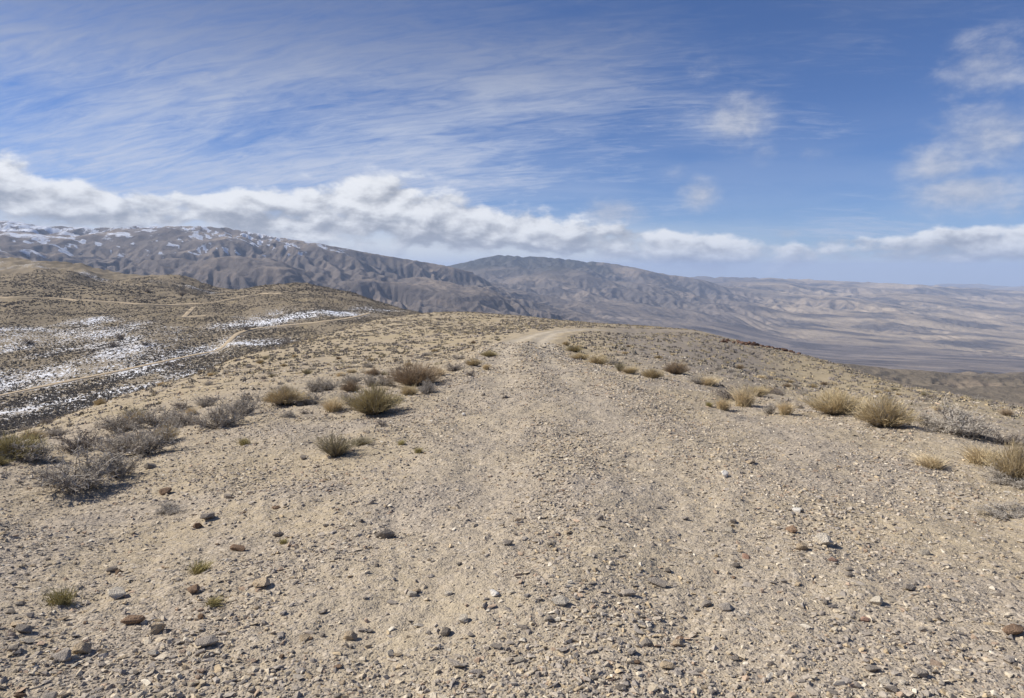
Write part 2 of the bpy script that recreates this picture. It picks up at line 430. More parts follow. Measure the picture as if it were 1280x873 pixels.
# centre mountain
CCREST = [(540, 336), (560, 330), (590, 325), (625, 319), (655, 321), (690, 322), (720, 326), (760, 329), (790, 334), (830, 341), (870, 344)]
for px, py in CCREST:
    FW(px, py, 16000); FX(px, 20500, -350)
for a in ((600, 345, 12500), (700, 345, 12800), (800, 352, 13000), (700, 372, 10200), (800, 375, 10600), (860, 360, 13000), (900, 372, 12000), (760, 395, 8700), (840, 400, 8800), (880, 408, 8500), (960, 402, 10500), (930, 385, 11500),
          (780, 408, 7600), (860, 418, 7600), (640, 358, 10500),
          (1000, 420, 9500), (960, 432, 8000), (1060, 436, 8200), (1150, 438, 8200), (1280, 446, 7600), (1060, 450, 6500), (1180, 456, 6000), (1280, 470, 5300), (900, 428, 6800), (1500, 460, 6500)):
    FW(*a)
# right-hand badlands and the ranges beyond
for a in ((1010, 395, 12000), (1060, 372, 14500), (960, 368, 15500), (1000, 356, 18500), (1100, 400, 11500), (1130, 378, 15000), (1200, 415, 10500), (1190, 390, 13500), (1280, 422, 10500), (1280, 395, 13500), (1280, 376, 17000), (1180, 366, 19000), (1080, 360, 20000), (1500, 380, 17000), (1500, 430, 10500)):
    FW(*a)
RCREST = [(880, 345), (930, 347), (1000, 349), (1080, 353), (1150, 356), (1220, 361), (1280, 364), (1600, 370)]
for px, py in RCREST:
    FW(px, py, 27000)
for px in (-500, 0, 400): FX(px, 20000, -100); FX(px, 50000, -300)
for px in (700, 900, 1100, 1300, 1600): FX(px, 33000, -900)
for px, py in ((800, 348), (900, 349), (1000, 352), (1100, 356), (1200, 358), (1280, 362), (1600, 364)): FW(px, py, 48000)
for px in (-500, 0, 400, 800, 1280, 1700): FX(px, 62000, -1500)
fp = np.array(fp)
FA, FR = np.arctan2(fp[:, 0], fp[:, 1]), np.log(np.hypot(fp[:, 0], fp[:, 1]))
ftps = TPS(np.c_[FA * 1.0, FR], fp[:, 2] / np.exp(FR), 1e-5)
NR, NC = 900, 760
fa = np.linspace(-0.86, 0.86, NC); fl = np.linspace(math.log(1500), math.log(62000), NR)
A1, L1 = np.meshgrid(np.linspace(fa[0], fa[-1], 190), np.linspace(fl[0], fl[-1], 225))
T0 = ftps(np.c_[A1.ravel(), L1.ravel()]).reshape(A1.shape)
T0 = resize(T0, NR, NC); FAg, FLg = np.meshgrid(fa, fl); FRg = np.exp(FLg)
Tz = T0 * FRg
# how rugged: high ground and the badlands, not the valley floor
nz = fbm(FAg * 9, FLg * 9, 3, 40)
rug = sstep(-760, -420, Tz + 130 * nz)
bad = sstep(0.30, 0.42, FAg) * sstep(math.log(9000), math.log(11500), FLg)
rug = np.maximum(rug, bad * 0.8) * (1 - 0.5 * sstep(math.log(24000), math.log(40000), FLg))
rug = np.maximum(rug, 0.75 * (1 - sstep(2800, 3500, FRg)))
def erode(h, cell, K, steps, A, acap=400.0):
    R, C = h.shape
    offs = [(-1, 0, 1), (1, 0, 1), (0, -1, 1), (0, 1, 1), (-1, -1, 1.414), (-1, 1, 1.414), (1, -1, 1.414), (1, 1, 1.414)]
    base = np.arange(R * C).reshape(R, C)
    for s in range(steps):
        hp = np.pad(h, 1, mode='edge')
        best = np.zeros_like(h); rec = base.copy(); drop = np.zeros_like(h)
        for dy, dx, L in offs:
            hn = hp[1 + dy:R + 1 + dy, 1 + dx:C + 1 + dx]
            d = h - hn; sl = d / L; b = sl > best
            best = np.where(b, sl, best); rec = np.where(b, base + dy * C + dx, rec); drop = np.where(b, d, drop)
        rec = np.clip(rec, 0, R * C - 1)
        A = 1 + np.bincount(rec.ravel(), weights=np.where(best > 0, A, 0).ravel(), minlength=R * C).reshape(R, C)
        A = np.where(rec == base, np.minimum(A, 50), A)
        dh = K * best * np.minimum(A, acap) ** 0.5
        h = h - np.minimum(dh, 0.45 * drop)
        lap = (hp[:-2, 1:-1] + hp[2:, 1:-1] + hp[1:-1, :-2] + hp[1:-1, 2:] - 4 * hp[1:-1, 1:-1])
        h = h + 0.0025 * lap
    return h, A
r2, c2 = NR // 2, NC // 2
h = resize(Tz, r2, c2); FRh = resize(FRg, r2, c2); rugh = resize(rug, r2, c2)
ah, lh = np.meshgrid(np.linspace(fa[0], fa[-1], c2), np.linspace(fl[0], fl[-1], r2))
Th = h.copy()
h = h + rugh * FRh * (0.006 * (ridged(ah * 5, lh * 5, 3, 48) - 0.55) + 0.0030 * (ridged(ah * 11, lh * 11, 4, 50) - 0.55) + 0.0022 * fbm(ah * 40, lh * 40, 4, 52))
A = np.ones_like(h)
h, A = erode(h, None, 0.028 * rugh, 200, A)
h = Th + 0.5 * (h - Th)
h = resize(h, NR, NC); A = np.ones_like(h) * 4
h = h + rug * FRg * 0.0013 * fbm(FAg * 80, FLg * 80, 5, 60)
h, A = erode(h, None, 0.034 * rug, 130, A, 300)
h = h + FRg * 0.0002 * fbm(FAg * 60, FLg * 60, 3, 61)

relf = 0.50 + 0.62 * fbm(FAg * 5, FLg * 7, 3, 64)
relf = np.clip(relf, 0.14, 0.95) * (1 - 0.45 * sstep(100, 420, Tz))
relf = np.where(FRg < 4200, relf * (0.3 + 0.7 * sstep(3200, 4200, FRg)), relf)
h = Tz + relf * (h - Tz)
h += FRg * 0.0035 * sstep(19000, 26000, FRg) * fbm(FAg * 16, FLg * 16, 5, 66)
def fit_crest(h, pts, dfun, lo, hi, win=9):
    """Lift or lower a range so its skyline runs through the measured crest."""
    P = np.array([W(px, py, dfun(px)) for px, py in pts])
    a = np.arctan2(P[:, 0], P[:, 1]); tz = (P[:, 2] - EYE[2]) / np.hypot(P[:, 0], P[:, 1])
    inside = (fa > a[0]) & (fa < a[-1])
    want = np.interp(fa, a, tz)
    rows = (FRg[:, 0] > lo) & (FRg[:, 0] < hi)
    have = ((h - EYE[2]) / FRg)[rows].max(0)
    dlt = np.where(inside, want - have, 0) * sstep(a[0], a[0] + 0.05, fa) * (1 - sstep(a[-1] - 0.09, a[-1], fa))
    k = np.ones(win) / win; dlt = np.convolve(np.pad(dlt, win, mode='edge'), k, 'same')[win:-win]
    w = sstep(math.log(lo * 0.55), math.log(lo), FLg) * (1 - sstep(math.log(hi), math.log(hi * 1.3), FLg))
    return h + dlt[None] * FRg * w
h = fit_crest(h, RCREST, lambda p: 27000, 23000, 31000, 15)
h = fit_crest(h, CCREST[1:], lambda p: 16000, 13500, 18500, 11)
h = fit_crest(h, LCREST, LD, 7600, 10500, 9)
FXg, FYg = FRg * np.sin(FAg), FRg * np.cos(FAg)
# rock colours, with cloud shadows mixed in as darker tones
gy, gx_ = np.gradient(h); cell = FRg * (fa[1] - fa[0])
sl_r = gy / (FRg * (fl[1] - fl[0])); sl_a = gx_ / cell
slope = np.hypot(sl_r, sl_a)
GREY = np.array([0.165, 0.145, 0.132]); TAN = np.array([0.33, 0.27, 0.20]); RED = np.array([0.25, 0.145, 0.11]); DRK = np.array([0.13, 0.118, 0.118]); PLAIN = np.array([0.20, 0.175, 0.165]); OLIVE = np.array([0.165, 0.14, 0.105])
fc = np.broadcast_to(GREY, h.shape + (3,)).copy()
n1 = fbm(FAg * 14, FLg * 14, 5, 70); n2 = fbm(FAg * 34, FLg * 34, 4, 75)
fc = mixc(fc, np.array([0.25, 0.21, 0.175]), sstep(0.0, 0.5, n1))
fc = mixc(fc, DRK, sstep(0.15, 0.6, n2) * 0.55 * rug)
fc = mixc(fc, PLAIN, (1 - rug) * 0.9)
st_ = fbm(FAg * 7, FLg * 26, 5, 78); fc = mixc(fc, np.array([0.14, 0.125, 0.12]), (1 - rug) * sstep(0.0, 0.45, st_) * 0.8); fc = mixc(fc, np.array([0.29, 0.245, 0.205]), (1 - rug) * sstep(-0.05, -0.5, st_) * 0.8)  # dark streaks: desert pavement tone, also standing in for cloud shadow bands
cloud_shade = sstep(-120, 120, h + 120 * n1) * (FRg > 11500) * (FRg < 21000) * (FAg < 0.14 + 0.05 * n2) * (FAg > -0.2)  # cloud shadow on the central peak, painted into the colour
fc = mixc(fc, np.array([0.055, 0.057, 0.052]), cloud_shade * 0.9)
fc = mixc(fc, DRK * 0.8, sstep(0.42, 0.75, slope) * rug * 0.55)
fc = mixc(fc, np.array([0.26, 0.22, 0.18]), rug * (1 - sstep(0.1, 0.24, slope)) * (1 - cloud_shade) * 0.5)
badm = bad * sstep(-0.25, 0.25, n1 + 0.2)
fc = mixc(fc, TAN, badm * 0.85)
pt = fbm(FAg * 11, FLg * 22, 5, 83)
fc = mixc(fc, np.array([0.085, 0.08, 0.085]), sstep(0.22, 0.5, pt) * (FAg > 0.02) * (1 - cloud_shade) * 0.75)  # dark lava tone, also painted in place of cloud shadows on valley and hills
fc = mixc(fc, np.array([0.46, 0.38, 0.28]), sstep(0.05, 0.45, -pt) * bad * 0.75)
fc = mixc(fc, OLIVE, (1 - sstep(2800, 3600, FRg)) * 0.9)
fc = mixc(fc, np.array([0.245, 0.20, 0.15]), (1 - sstep(2800, 3600, FRg)) * sstep(0.1, 0.5, n1) * 0.8)
for px, py, d, s in ((483, 372, 5400, 90), (475, 366, 5600, 70), (395, 350, 5600, 60), (618, 377, 5600, 110), (585, 372, 5700, 100), (625, 372, 6000, 80)):
    c = W(px, py, d); fc = mixc(fc, RED, np.exp(-(((FXg - c[0]) / s) ** 2 + ((FYg - c[1]) / (s * 2.2)) ** 2)) * sstep(-0.1, 0.4, n2) * 0.5)
zn = h + 120 * n1
leftm = (1 - sstep(-0.26, -0.12, FAg)) * (FRg < 14000)
fsn = leftm * sstep(130, 520, zn) * (0.30 + 0.22 * sstep(-0.35, -0.62, FAg)) + leftm * 0.58 * sstep(-40, 230, h) * sstep(0.0, -0.22, sl_a) * sstep(-0.3, 0.3, n2) * sstep(-0.14, -0.3, FAg) 
fsn = np.clip(fsn + leftm * 0.28 * n2 * sstep(0, 250, h), 0, 1)
M_FAR = mat_far()
rc_ = 0.25 * (FRg[:-1, :-1] + FRg[1:, :-1] + FRg[:-1, 1:] + FRg[1:, 1:]); ac_ = 0.25 * (FAg[:-1, :-1] + FAg[1:, :-1] + FAg[:-1, 1:] + FAg[1:, 1:])
rg_ = 0.25 * (rug[:-1, :-1] + rug[1:, :-1] + rug[:-1, 1:] + rug[1:, 1:])
bnd = np.interp(ac_, [-0.9, -0.1, 0.12, 0.16], [12500, 10800, 7300, 3400])
k_left = (rc_ < bnd) & (rc_ > 3000) & (ac_ < 0.16)
far_r = rc_ > 24000
k_mid = (~k_left) & (~far_r) & (ac_ < 0.29) & (rc_ > 7500)
k_bad = (~k_left) & (~far_r) & (~k_mid) & (rc_ > 9300)
k_val = (~k_left) & (~far_r) & (~k_mid) & (~k_bad)
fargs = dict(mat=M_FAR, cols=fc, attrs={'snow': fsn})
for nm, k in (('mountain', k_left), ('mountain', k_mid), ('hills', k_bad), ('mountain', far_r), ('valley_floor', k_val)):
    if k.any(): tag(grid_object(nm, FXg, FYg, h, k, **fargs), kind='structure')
print('far', round(time.time() - T_START, 1))

# ------------------------------------------------------------------ dirt tracks on the far hillside
def mat_track():
    m, T = new_mat('pale_track_dirt')
    co = T.n('ShaderNodeTexCoord').outputs['Object']
    n = T.noise(co, 0.35, 5, 0.65)
    finish(T, T.mix(n, (0.27, 0.215, 0.145, 1), (0.55, 0.45, 0.32, 1)), 0.97, n, 0.1, 0.5, 0.0)
    return m
M_TRACK = mat_track()
TRK = []
def track(pts, width, lift=0.25, dmin=150):
    P = []
    for (a, b), (c, d) in zip(pts[:-1], pts[1:]):
        n = max(2, int(math.hypot(c - a, d - b) / 5))
        for k in range(n):
            q = hit(a + (c - a) * k / n, b + (d - b) * k / n, dmin)
            if q is not None: P.append(q)
    q = hit(*pts[-1], dmin)
    if q is not None: P.append(q)
    P = np.array(P)
    for _ in range(3): P[1:-1] = 0.25 * P[:-2] + 0.5 * P[1:-1] + 0.25 * P[2:]
    TRK.append(np.c_[P[:, :2], np.full(len(P), width)])
    t = np.gradient(P[:, :2], axis=0); t /= np.maximum(np.linalg.norm(t, axis=1, keepdims=True), 1e-6)
    nrm = np.c_[-t[:, 1], t[:, 0]]
    wv = width * (1 + 0.25 * fbm(np.arange(len(P)) * 0.4, np.zeros(len(P)), 3, 8))
    rowsv = []
    for s in (-1.15, -1.0, -0.4, 0.4, 1.0, 1.15):
        xy = P[:, :2] + nrm * (0.5 * wv[:, None] * s)
        z = ground_z(xy[:, 0], xy[:, 1]) * 0.6 + P[:, 2] * 0.4 + (lift if abs(s) < 1.1 else -0.8)
        rowsv.append(np.c_[xy, z])
    V = np.stack(rowsv, 1); n, mcol = V.shape[:2]
    idx = np.arange(n * mcol).reshape(n, mcol)
    f = np.stack([idx[:-1, :-1], idx[:-1, 1:], idx[1:, 1:], idx[1:, :-1]], -1).reshape(-1, 4)
    o = link('dirt_road', np_mesh('dirt_road', V.reshape(-1, 3), [f], M_TRACK, smooth=True)); tag(o, kind='structure')
track([(-60, 508), (0, 495), (80, 478), (150, 464), (220, 449), (275, 438), (287, 427), (297, 416), (320, 411), (360, 407), (400, 403), (440, 398), (462, 392)], 3.5)
track([(-60, 371), (0, 372), (65, 373), (130, 377), (200, 382), (265, 379), (300, 372), (325, 367), (355, 367)], 4.2)
track([(230, 397), (236, 391), (243, 384)], 3.6)
track([(228, 397), (258, 395)], 5)

# ------------------------------------------------------------------ stones
def hull_rock(seed, n=13, flat=0.6, long=1.35):
    rg = np.random.default_rng(seed)
    p = rg.normal(size=(n, 3)); p /= np.linalg.norm(p, axis=1, keepdims=True)
    p *= rg.uniform(0.75, 1.0, (n, 1)); p *= np.array([long, 1.0, flat]) * 0.5
    bm = bmesh.new()
    for v in p: bm.verts.new(v)
    r = bmesh.ops.convex_hull(bm, input=bm.verts)
    bmesh.ops.delete(bm, geom=list({e for e in r['geom_interior'] + r['geom_unused'] if isinstance(e, bmesh.types.BMVert)}), context='VERTS')
    return bm
def bm_arrays(bm):
    bmesh.ops.triangulate(bm, faces=bm.faces[:])
    bm.verts.index_update(); bm.verts.ensure_lookup_table()
    V = np.array([v.co[:] for v in bm.verts]); Fc = np.array([[v.index for v in f.verts] for f in bm.faces]); bm.free()
    return V, Fc

STONE_TONES = np.array([(0.38, 0.34, 0.295), (0.43, 0.375, 0.295), (0.34, 0.31, 0.28), (0.28, 0.255, 0.235), (0.49, 0.44, 0.365), (0.36, 0.28, 0.22), (0.21, 0.19, 0.175), (0.58, 0.54, 0.47), (0.42, 0.345, 0.245)])
TONE_P = np.array([0.22, 0.18, 0.17, 0.12, 0.10, 0.06, 0.06, 0.03, 0.06])
def scatter_mesh(name, protos, pos, size, rotz, tilt, colors, mat, smooth=False):
    VV, FF, CC = [], [], []; off = 0
    which = RNG.integers(0, len(protos), len(pos))
    for k, (V, Fc) in enumerate(protos):
        s = np.nonzero(which == k)[0]
        if len(s) == 0: continue
        v = V[None] * (size[s][:, None, None] if size.ndim == 1 else size[s][:, None, :])
        ct, st = np.cos(tilt[s])[:, None], np.sin(tilt[s])[:, None]
        y, z = v[..., 1] * ct - v[..., 2] * st, v[..., 1] * st + v[..., 2] * ct
        c, sn = np.cos(rotz[s])[:, None], np.sin(rotz[s])[:, None]
        x2, y2 = v[..., 0] * c - y * sn, v[..., 0] * sn + y * c
        w = np.stack([x2, y2, z], -1) + pos[s][:, None, :]
        VV.append(w.reshape(-1, 3)); CC.append(np.repeat(colors[s], len(V), axis=0))
        FF.append((Fc[None] + (np.arange(len(s)) * len(V))[:, None, None]).reshape(-1, Fc.shape[1]) + off)
        off += len(s) * len(V)
    return np_mesh(name, np.concatenate(VV), FF, mat, np.concatenate(CC), smooth)

M_GRAVEL = mat_vcol('gravel_stone', 0.95, 0.45, 60.0, 0.01)
N = 165000
ga = RNG.uniform(-0.86, 0.86, N); gr = np.exp(RNG.uniform(math.log(1.9), math.log(42), N))
gx, gyy = gr * np.sin(ga), gr * np.cos(ga)
gd, gs = road_dist(gx, gyy)
dn = fbm(gx / 1.6, gyy / 1.6, 4, 33) + 0.6 * (np.exp(-((np.abs(gs) - 1.75) / 0.5) ** 2) + 0.8 * np.exp(-(gs / 0.4) ** 2) - 0.95 * np.exp(-((np.abs(gs) - 0.78) / 0.3) ** 2) * (0.45 + 0.55 * sstep(5, 12, gr)))
keep = RNG.uniform(0, 1, N) < np.clip(0.68 + 0.6 * dn, 0.2, 1.0) * np.where(gyy > scrub_edge(gx) + 2, np.where(gd < 1.8, 0.9, 0.3), 1)
gx, gyy, gr, gs, dn = gx[keep], gyy[keep], gr[keep], gs[keep], dn[keep]
ng = len(gx)
size = np.maximum(0.0085, 0.0019 * gr) * (1 + RNG.pareto(2.3, ng).clip(0, 4.2))
size = np.minimum(size * (1 + 0.5 * np.clip(dn, 0, 1)), np.maximum(0.045, 0.0045 * gr))
zz = ground_z(gx, gyy)
ci = RNG.choice(len(STONE_TONES), ng, p=TONE_P / TONE_P.sum())
cc = STONE_TONES[ci] * RNG.uniform(0.9, 1.25, (ng, 1)) * np.array([1.03, 1.0, 0.92])
protos = [bm_arrays(hull_rock(100 + k, 9, random.uniform(0.45, 0.8), random.uniform(1.05, 1.7))) for k in range(16)]
me = scatter_mesh('gravel', protos, np.c_[gx, gyy, zz + size * 0.13], size, RNG.uniform(0, 6.28, ng), RNG.normal(0, 0.3, ng), cc, M_GRAVEL)
tag(link('gravel', me), 'loose grey and tan gravel strewn over the dirt track and its shoulders', 'gravel', None, 'stuff')

# larger stones, each a thing
def rock_mesh(seed, flat, long, mat):
    bm = hull_rock(seed, 16, flat, long)
    bmesh.ops.bevel(bm, geom=bm.edges[:], offset=0.03, segments=1, affect='EDGES', clamp_overlap=True)
    bmesh.ops.triangulate(bm, faces=bm.faces[:])
    bmesh.ops.subdivide_edges(bm, edges=bm.edges[:], cuts=1, use_grid_fill=True)
    rg = random.Random(seed)
    for v in bm.verts: v.co *= 1 + rg.uniform(-0.035, 0.035)
    me = bpy.data.meshes.new('stone'); bm.to_mesh(me); bm.free(); me.materials.append(mat)
    return me
ROCKM = {
    'grey': mat_rock('grey_stone', (0.33, 0.30, 0.27, 1), (0.25, 0.225, 0.205, 1), (0.42, 0.385, 0.34, 1)),
    'dark': mat_rock('dark_stone', (0.235, 0.212, 0.19, 1), (0.165, 0.148, 0.134, 1), (0.31, 0.278, 0.248, 1)),
    'tan': mat_rock('tan_stone', (0.43, 0.355, 0.26, 1), (0.33, 0.27, 0.195, 1), (0.52, 0.435, 0.325, 1)),
    'brown': mat_rock('brown_stone', (0.25, 0.175, 0.125, 1), (0.16, 0.115, 0.085, 1), (0.33, 0.235, 0.165, 1)),
    'pale': mat_rock('pale_stone', (0.52, 0.48, 0.41, 1), (0.40, 0.36, 0.30, 1), (0.62, 0.58, 0.51, 1)),
    'white': mat_rock('white_quartz', (0.80, 0.78, 0.74, 1), (0.68, 0.66, 0.62, 1), (0.86, 0.85, 0.82, 1)),
    'pink': mat_rock('pinkish_stone', (0.40, 0.265, 0.21, 1), (0.31, 0.20, 0.155, 1), (0.48, 0.34, 0.275, 1)),
}
ROCKV = {k: [rock_mesh(hash_ * 31 + j, fl_, lg_, m) for j, (fl_, lg_) in enumerate(((0.7, 1.2), (0.55, 1.5), (0.8, 1.1), (0.42, 1.7), (0.62, 1.35)))] for hash_, (k, m) in enumerate(ROCKM.items(), 3)}
def stone(px, py, wpx, tone, label, group=None, var=None, tilt=0.2, at=None):
    p = at if at is not None else hit(px, py)
    if p is None: return
    dist = np.linalg.norm(p - EYE); w = wpx / F_PX * dist
    j = random.randrange(5) if var is None else var
    me = ROCKV[tone][j]
    o = link('stone', me); s = w / (1.25)
    o.scale = (s, s * random.uniform(0.85, 1.1), s * random.uniform(1.0, 1.35))
    o.rotation_euler = (random.uniform(-tilt, tilt), random.uniform(-tilt, tilt), random.uniform(-0.5, 0.5) + (math.pi if random.random() < .5 else 0))
    o.location = (p[0], p[1], p[2] + s * 0.2)
    tag(o, label, 'stone', group)
NAMED_STONES = [
    (481, 672, 24, 'dark', 'large dark grey stone on the track left of its middle'),
    (634, 681, 13, 'dark', 'small round blackish stone alone on bare sand of the track'),
    (700, 756, 26, 'pale', 'squarish pale grey stone with flat top near the middle of the track'),
    (617, 744, 17, 'white', 'narrow whitish stone slab standing out on the sandy track'),
    (438, 800, 22, 'tan', 'tan angular stone with dark shaded side near the bottom edge'),
    (570, 834, 22, 'grey', 'upright rounded grey stone at the bottom edge of the picture'),
    (557, 793, 18, 'dark', 'dark split stone between the tan stone and the pale track middle'),
    (580, 777, 20, 'pale', 'cream coloured flat stone beside small brown stones on the track'),
    (515, 745, 14, 'pale', 'pale upright stone left of the narrow whitish slab'),
    (327, 733, 22, 'tan', 'light tan blocky stone on the left shoulder right of the green tufts'),
    (165, 780, 26, 'brown', 'reddish brown slab tilted up on the left shoulder'),
    (197, 790, 22, 'tan', 'broad tan slab just right of the reddish brown slab'),
    (102, 816, 24, 'tan', 'tan wedge of rock low on the left shoulder'),
    (78, 824, 24, 'grey', 'long grey rock leaning beside the tan wedge'),
    (258, 806, 26, 'grey', 'flat grey stone with shaded front edge below the tilted slabs'),
    (147, 747, 26, 'pale', 'long pale flat slab on the left shoulder between two grass tufts'),
    (140, 715, 14, 'dark', 'dark stone above the long pale slab'),
    (248, 660, 14, 'brown', 'round reddish brown stone on the left slope'),
    (287, 623, 13, 'dark', 'dark grey round stone alone below the grey bush row'),
    (259, 650, 20, 'grey', 'flat light grey stone just above the round reddish one'),
    (348, 671, 14, 'dark', 'blackish stone beside the faint grass tuft on the left shoulder'),
    (297, 688, 18, 'brown', 'brown stone in the cluster left of the track'),
    (242, 742, 20, 'brown', 'brown stone in a short line of rocks right of the lower green tuft'),
    (208, 618, 18, 'brown', 'flat brownish stone below the twin grey bushes'),
    (188, 586, 16, 'dark', 'thin dark stone right of the twin grey bushes'),
    (380, 574, 12, 'dark', 'dark stone below the round olive bush'),
    (906, 597, 15, 'white', 'bright white quartz stone on the right half of the track'),
    (938, 580, 13, 'tan', 'pale tan cube shaped stone above the white quartz'),
    (997, 640, 13, 'white', 'small whitish stone on the right side below the quartz'),
    (1097, 575, 11, 'tan', 'small tan boulder standing alone far right on the shoulder'),
    (990, 666, 18, 'brown', 'brown stone with dark underside right of the track'),
    (1027, 680, 28, 'pale', 'long pale stone on the right shoulder beside a tan slab'),
    (1003, 688, 22, 'tan', 'tan slab leaning on the long pale stone'),
    (1040, 702, 12, 'pink', 'small pink stone on the right shoulder'),
    (932, 699, 13, 'pink', 'pinkish stone with shaded end right of the track middle'),
    (1136, 738, 18, 'grey', 'grey stone at the edge of a sandy patch on the right'),
    (1155, 694, 16, 'pale', 'pale grey stone standing on gravel at the far right'),
    (907, 762, 18, 'grey', 'large grey lump of rock in the dense gravel on the right'),
    (823, 732, 24, 'grey', 'grey rounded rock with shaded side at the edge of dense gravel'),
    (1095, 755, 18, 'pale', 'pale rounded rock below the sandy patch on the right'),
    (1080, 776, 12, 'pink', 'salmon coloured stone below the sandy patch on the right'),
    (785, 745, 20, 'grey', 'smooth grey stone with pink vein right of the flat topped stone'),
    (750, 650, 14, 'grey', 'single grey stone in the middle of the track'),
    (632, 498, 9, 'dark', 'dark stone on the left wheel track far ahead'),
    (604, 495, 8, 'dark', 'dark stone at the left edge of the track beyond the olive bush'),
    (580, 520, 8, 'white', 'whitish stone at the left edge of the track'),
    (1266, 792, 24, 'brown', 'brown stone half buried at the right edge'),
    (650, 828, 16, 'pale', 'pale stone among gravel near the bottom edge middle'),
    (1150, 846, 20, 'grey', 'grey stone at the bottom edge on the right'),
    (30, 790, 18, 'grey', 'grey stone at the left edge low in the corner'),
]
for i, (px, py, w, tn, lb) in enumerate(NAMED_STONES):
    stone(px, py, w, tn, lb)
GRP = {'grey': ('grey stone lying loose among the gravel, like many others', 'scattered grey stones'), 'dark': ('dark stone lying loose among the gravel, like many others', 'scattered dark stones'),
       'tan': ('tan stone lying loose among the gravel, like many others', 'scattered tan stones'), 'brown': ('brown stone lying loose among the gravel, like many others', 'scattered brown stones'),
       'pale': ('pale stone lying loose among the gravel, like many others', 'scattered pale stones')}
k = 0
while k < 248:
    px, py = random.uniform(-20, 1300), 545 + 330 * random.random() ** 0.75
    if py < 600 and random.random() < 0.5: continue
    dcl = float(fbm(np.array([px / 120.]), np.array([py / 60.]), 3, 90)[0])
    if dcl < -0.15 and random.random() < 0.7: continue
    tn = random.choices(['grey', 'dark', 'tan', 'brown', 'pale'], [0.45, 0.17, 0.18, 0.08, 0.12])[0]
    p = hit(px, py)
    if p is None: continue
    dist = np.linalg.norm(p - EYE)
    w = random.choice((1, 1, 1, 1.4, 1.9)) * random.uniform(0.026, 0.044) * F_PX / dist
    stone(px, py, w, tn, *GRP[tn], at=p); k += 1
print('stones', round(time.time() - T_START, 1))

# dark red ledge on the right-hand spur
M_LEDGE = mat_rock('rusty_ledge_rock', (0.11, 0.07, 0.055, 1), (0.055, 0.038, 0.033, 1), (0.18, 0.115, 0.085, 1))
rg = random.Random(5)
LEDGE = []
for k in range(10):
    me = rock_mesh(900 + k, rg.uniform(0.7, 1.0), rg.uniform(1.0, 1.7), M_LEDGE); LEDGE.append(me)
for k in range(52):
    t = k / 51.0; px = 903 + 96 * t + rg.uniform(-2, 2); py = 426.5 + 12 * t + rg.uniform(-1.0, 1.6)
    p = None
    for dy in range(14):
        p = hit(px, py + 0.6 * dy, 60, 170)
        if p is not None: break
    if p is None or rg.random() < 0.2: continue
    o = link('boulder', LEDGE[k % 10], loc=(p[0], p[1], p[2] + 0.1)); sc = rg.uniform(0.28, 0.8)
    o.scale = (sc * rg.uniform(0.9, 1.5), sc, sc * rg.uniform(0.8, 1.3)); o.rotation_euler = (rg.uniform(-.2, .2), rg.uniform(-.2, .2), rg.uniform(0, 6.28))
    tag(o, 'dark rusty boulder in the broken rock line on the right-hand spur', 'boulder', 'boulders of the rock line on the right-hand spur')

# ------------------------------------------------------------------ dry plants
def twigs(P0, P1, P2, r0, c0, c1, jit):
    """Thin three-sided stems, bent once and pointed; colour runs from foot to tip."""
    n = len(P0); d = P2 - P0; d /= np.maximum(np.linalg.norm(d, axis=1, keepdims=True), 1e-9)
    up = np.where(np.abs(d[:, 2:3]) > 0.9, np.array([[1.0, 0, 0]]), np.array([[0, 0, 1.0]]))
    a = np.cross(d, up); a /= np.maximum(np.linalg.norm(a, axis=1, keepdims=True), 1e-9); b = np.cross(d, a)
    V = np.empty((n, 7, 3)); Cc = np.empty((n, 7, 3))
    for k in range(3):
        o = (a * math.cos(k * 2.094) + b * math.sin(k * 2.094)) * r0[:, None]
        V[:, k] = P0 + o; V[:, 3 + k] = P1 + o * 0.8
        Cc[:, k] = c0; Cc[:, 3 + k] = c0 + (c1 - c0) * 0.6
    V[:, 6] = P2; Cc[:, 6] = c1
    Cc *= jit[:, None, None]
    base = (np.arange(n) * 7)[:, None]
    q = np.concatenate([base + np.array([[0, 1, 4, 3]]), base + np.array([[1, 2, 5, 4]]), base + np.array([[2, 0, 3, 5]])])
    t = np.concatenate([base + np.array([[3, 4, 6]]), base + np.array([[4, 5, 6]]), base + np.array([[5, 3, 6]])])
    return V.reshape(-1, 3), q, t, Cc.reshape(-1, 3)
def join(parts):
    VV, Q, Tt, CC = [], [], [], []; off = 0
    for V, q, t, c in parts:
        VV.append(V); Q.append(q + off); Tt.append(t + off); CC.append(c); off += len(V)
    return np.concatenate(VV), [np.concatenate(Q), np.concatenate(Tt)], np.concatenate(CC)
def dirs(rg, n, spread):
    th = rg.uniform(0, 2 * np.pi, n); ph = np.arccos(1 - rg.uniform(0, 1, n) * (1 - math.cos(spread)))
    return np.c_[np.sin(ph) * np.cos(th), np.sin(ph) * np.sin(th), np.cos(ph)]
M_PLANT = mat_vcol('dry_plant', 0.9, 0.3, 30.0)

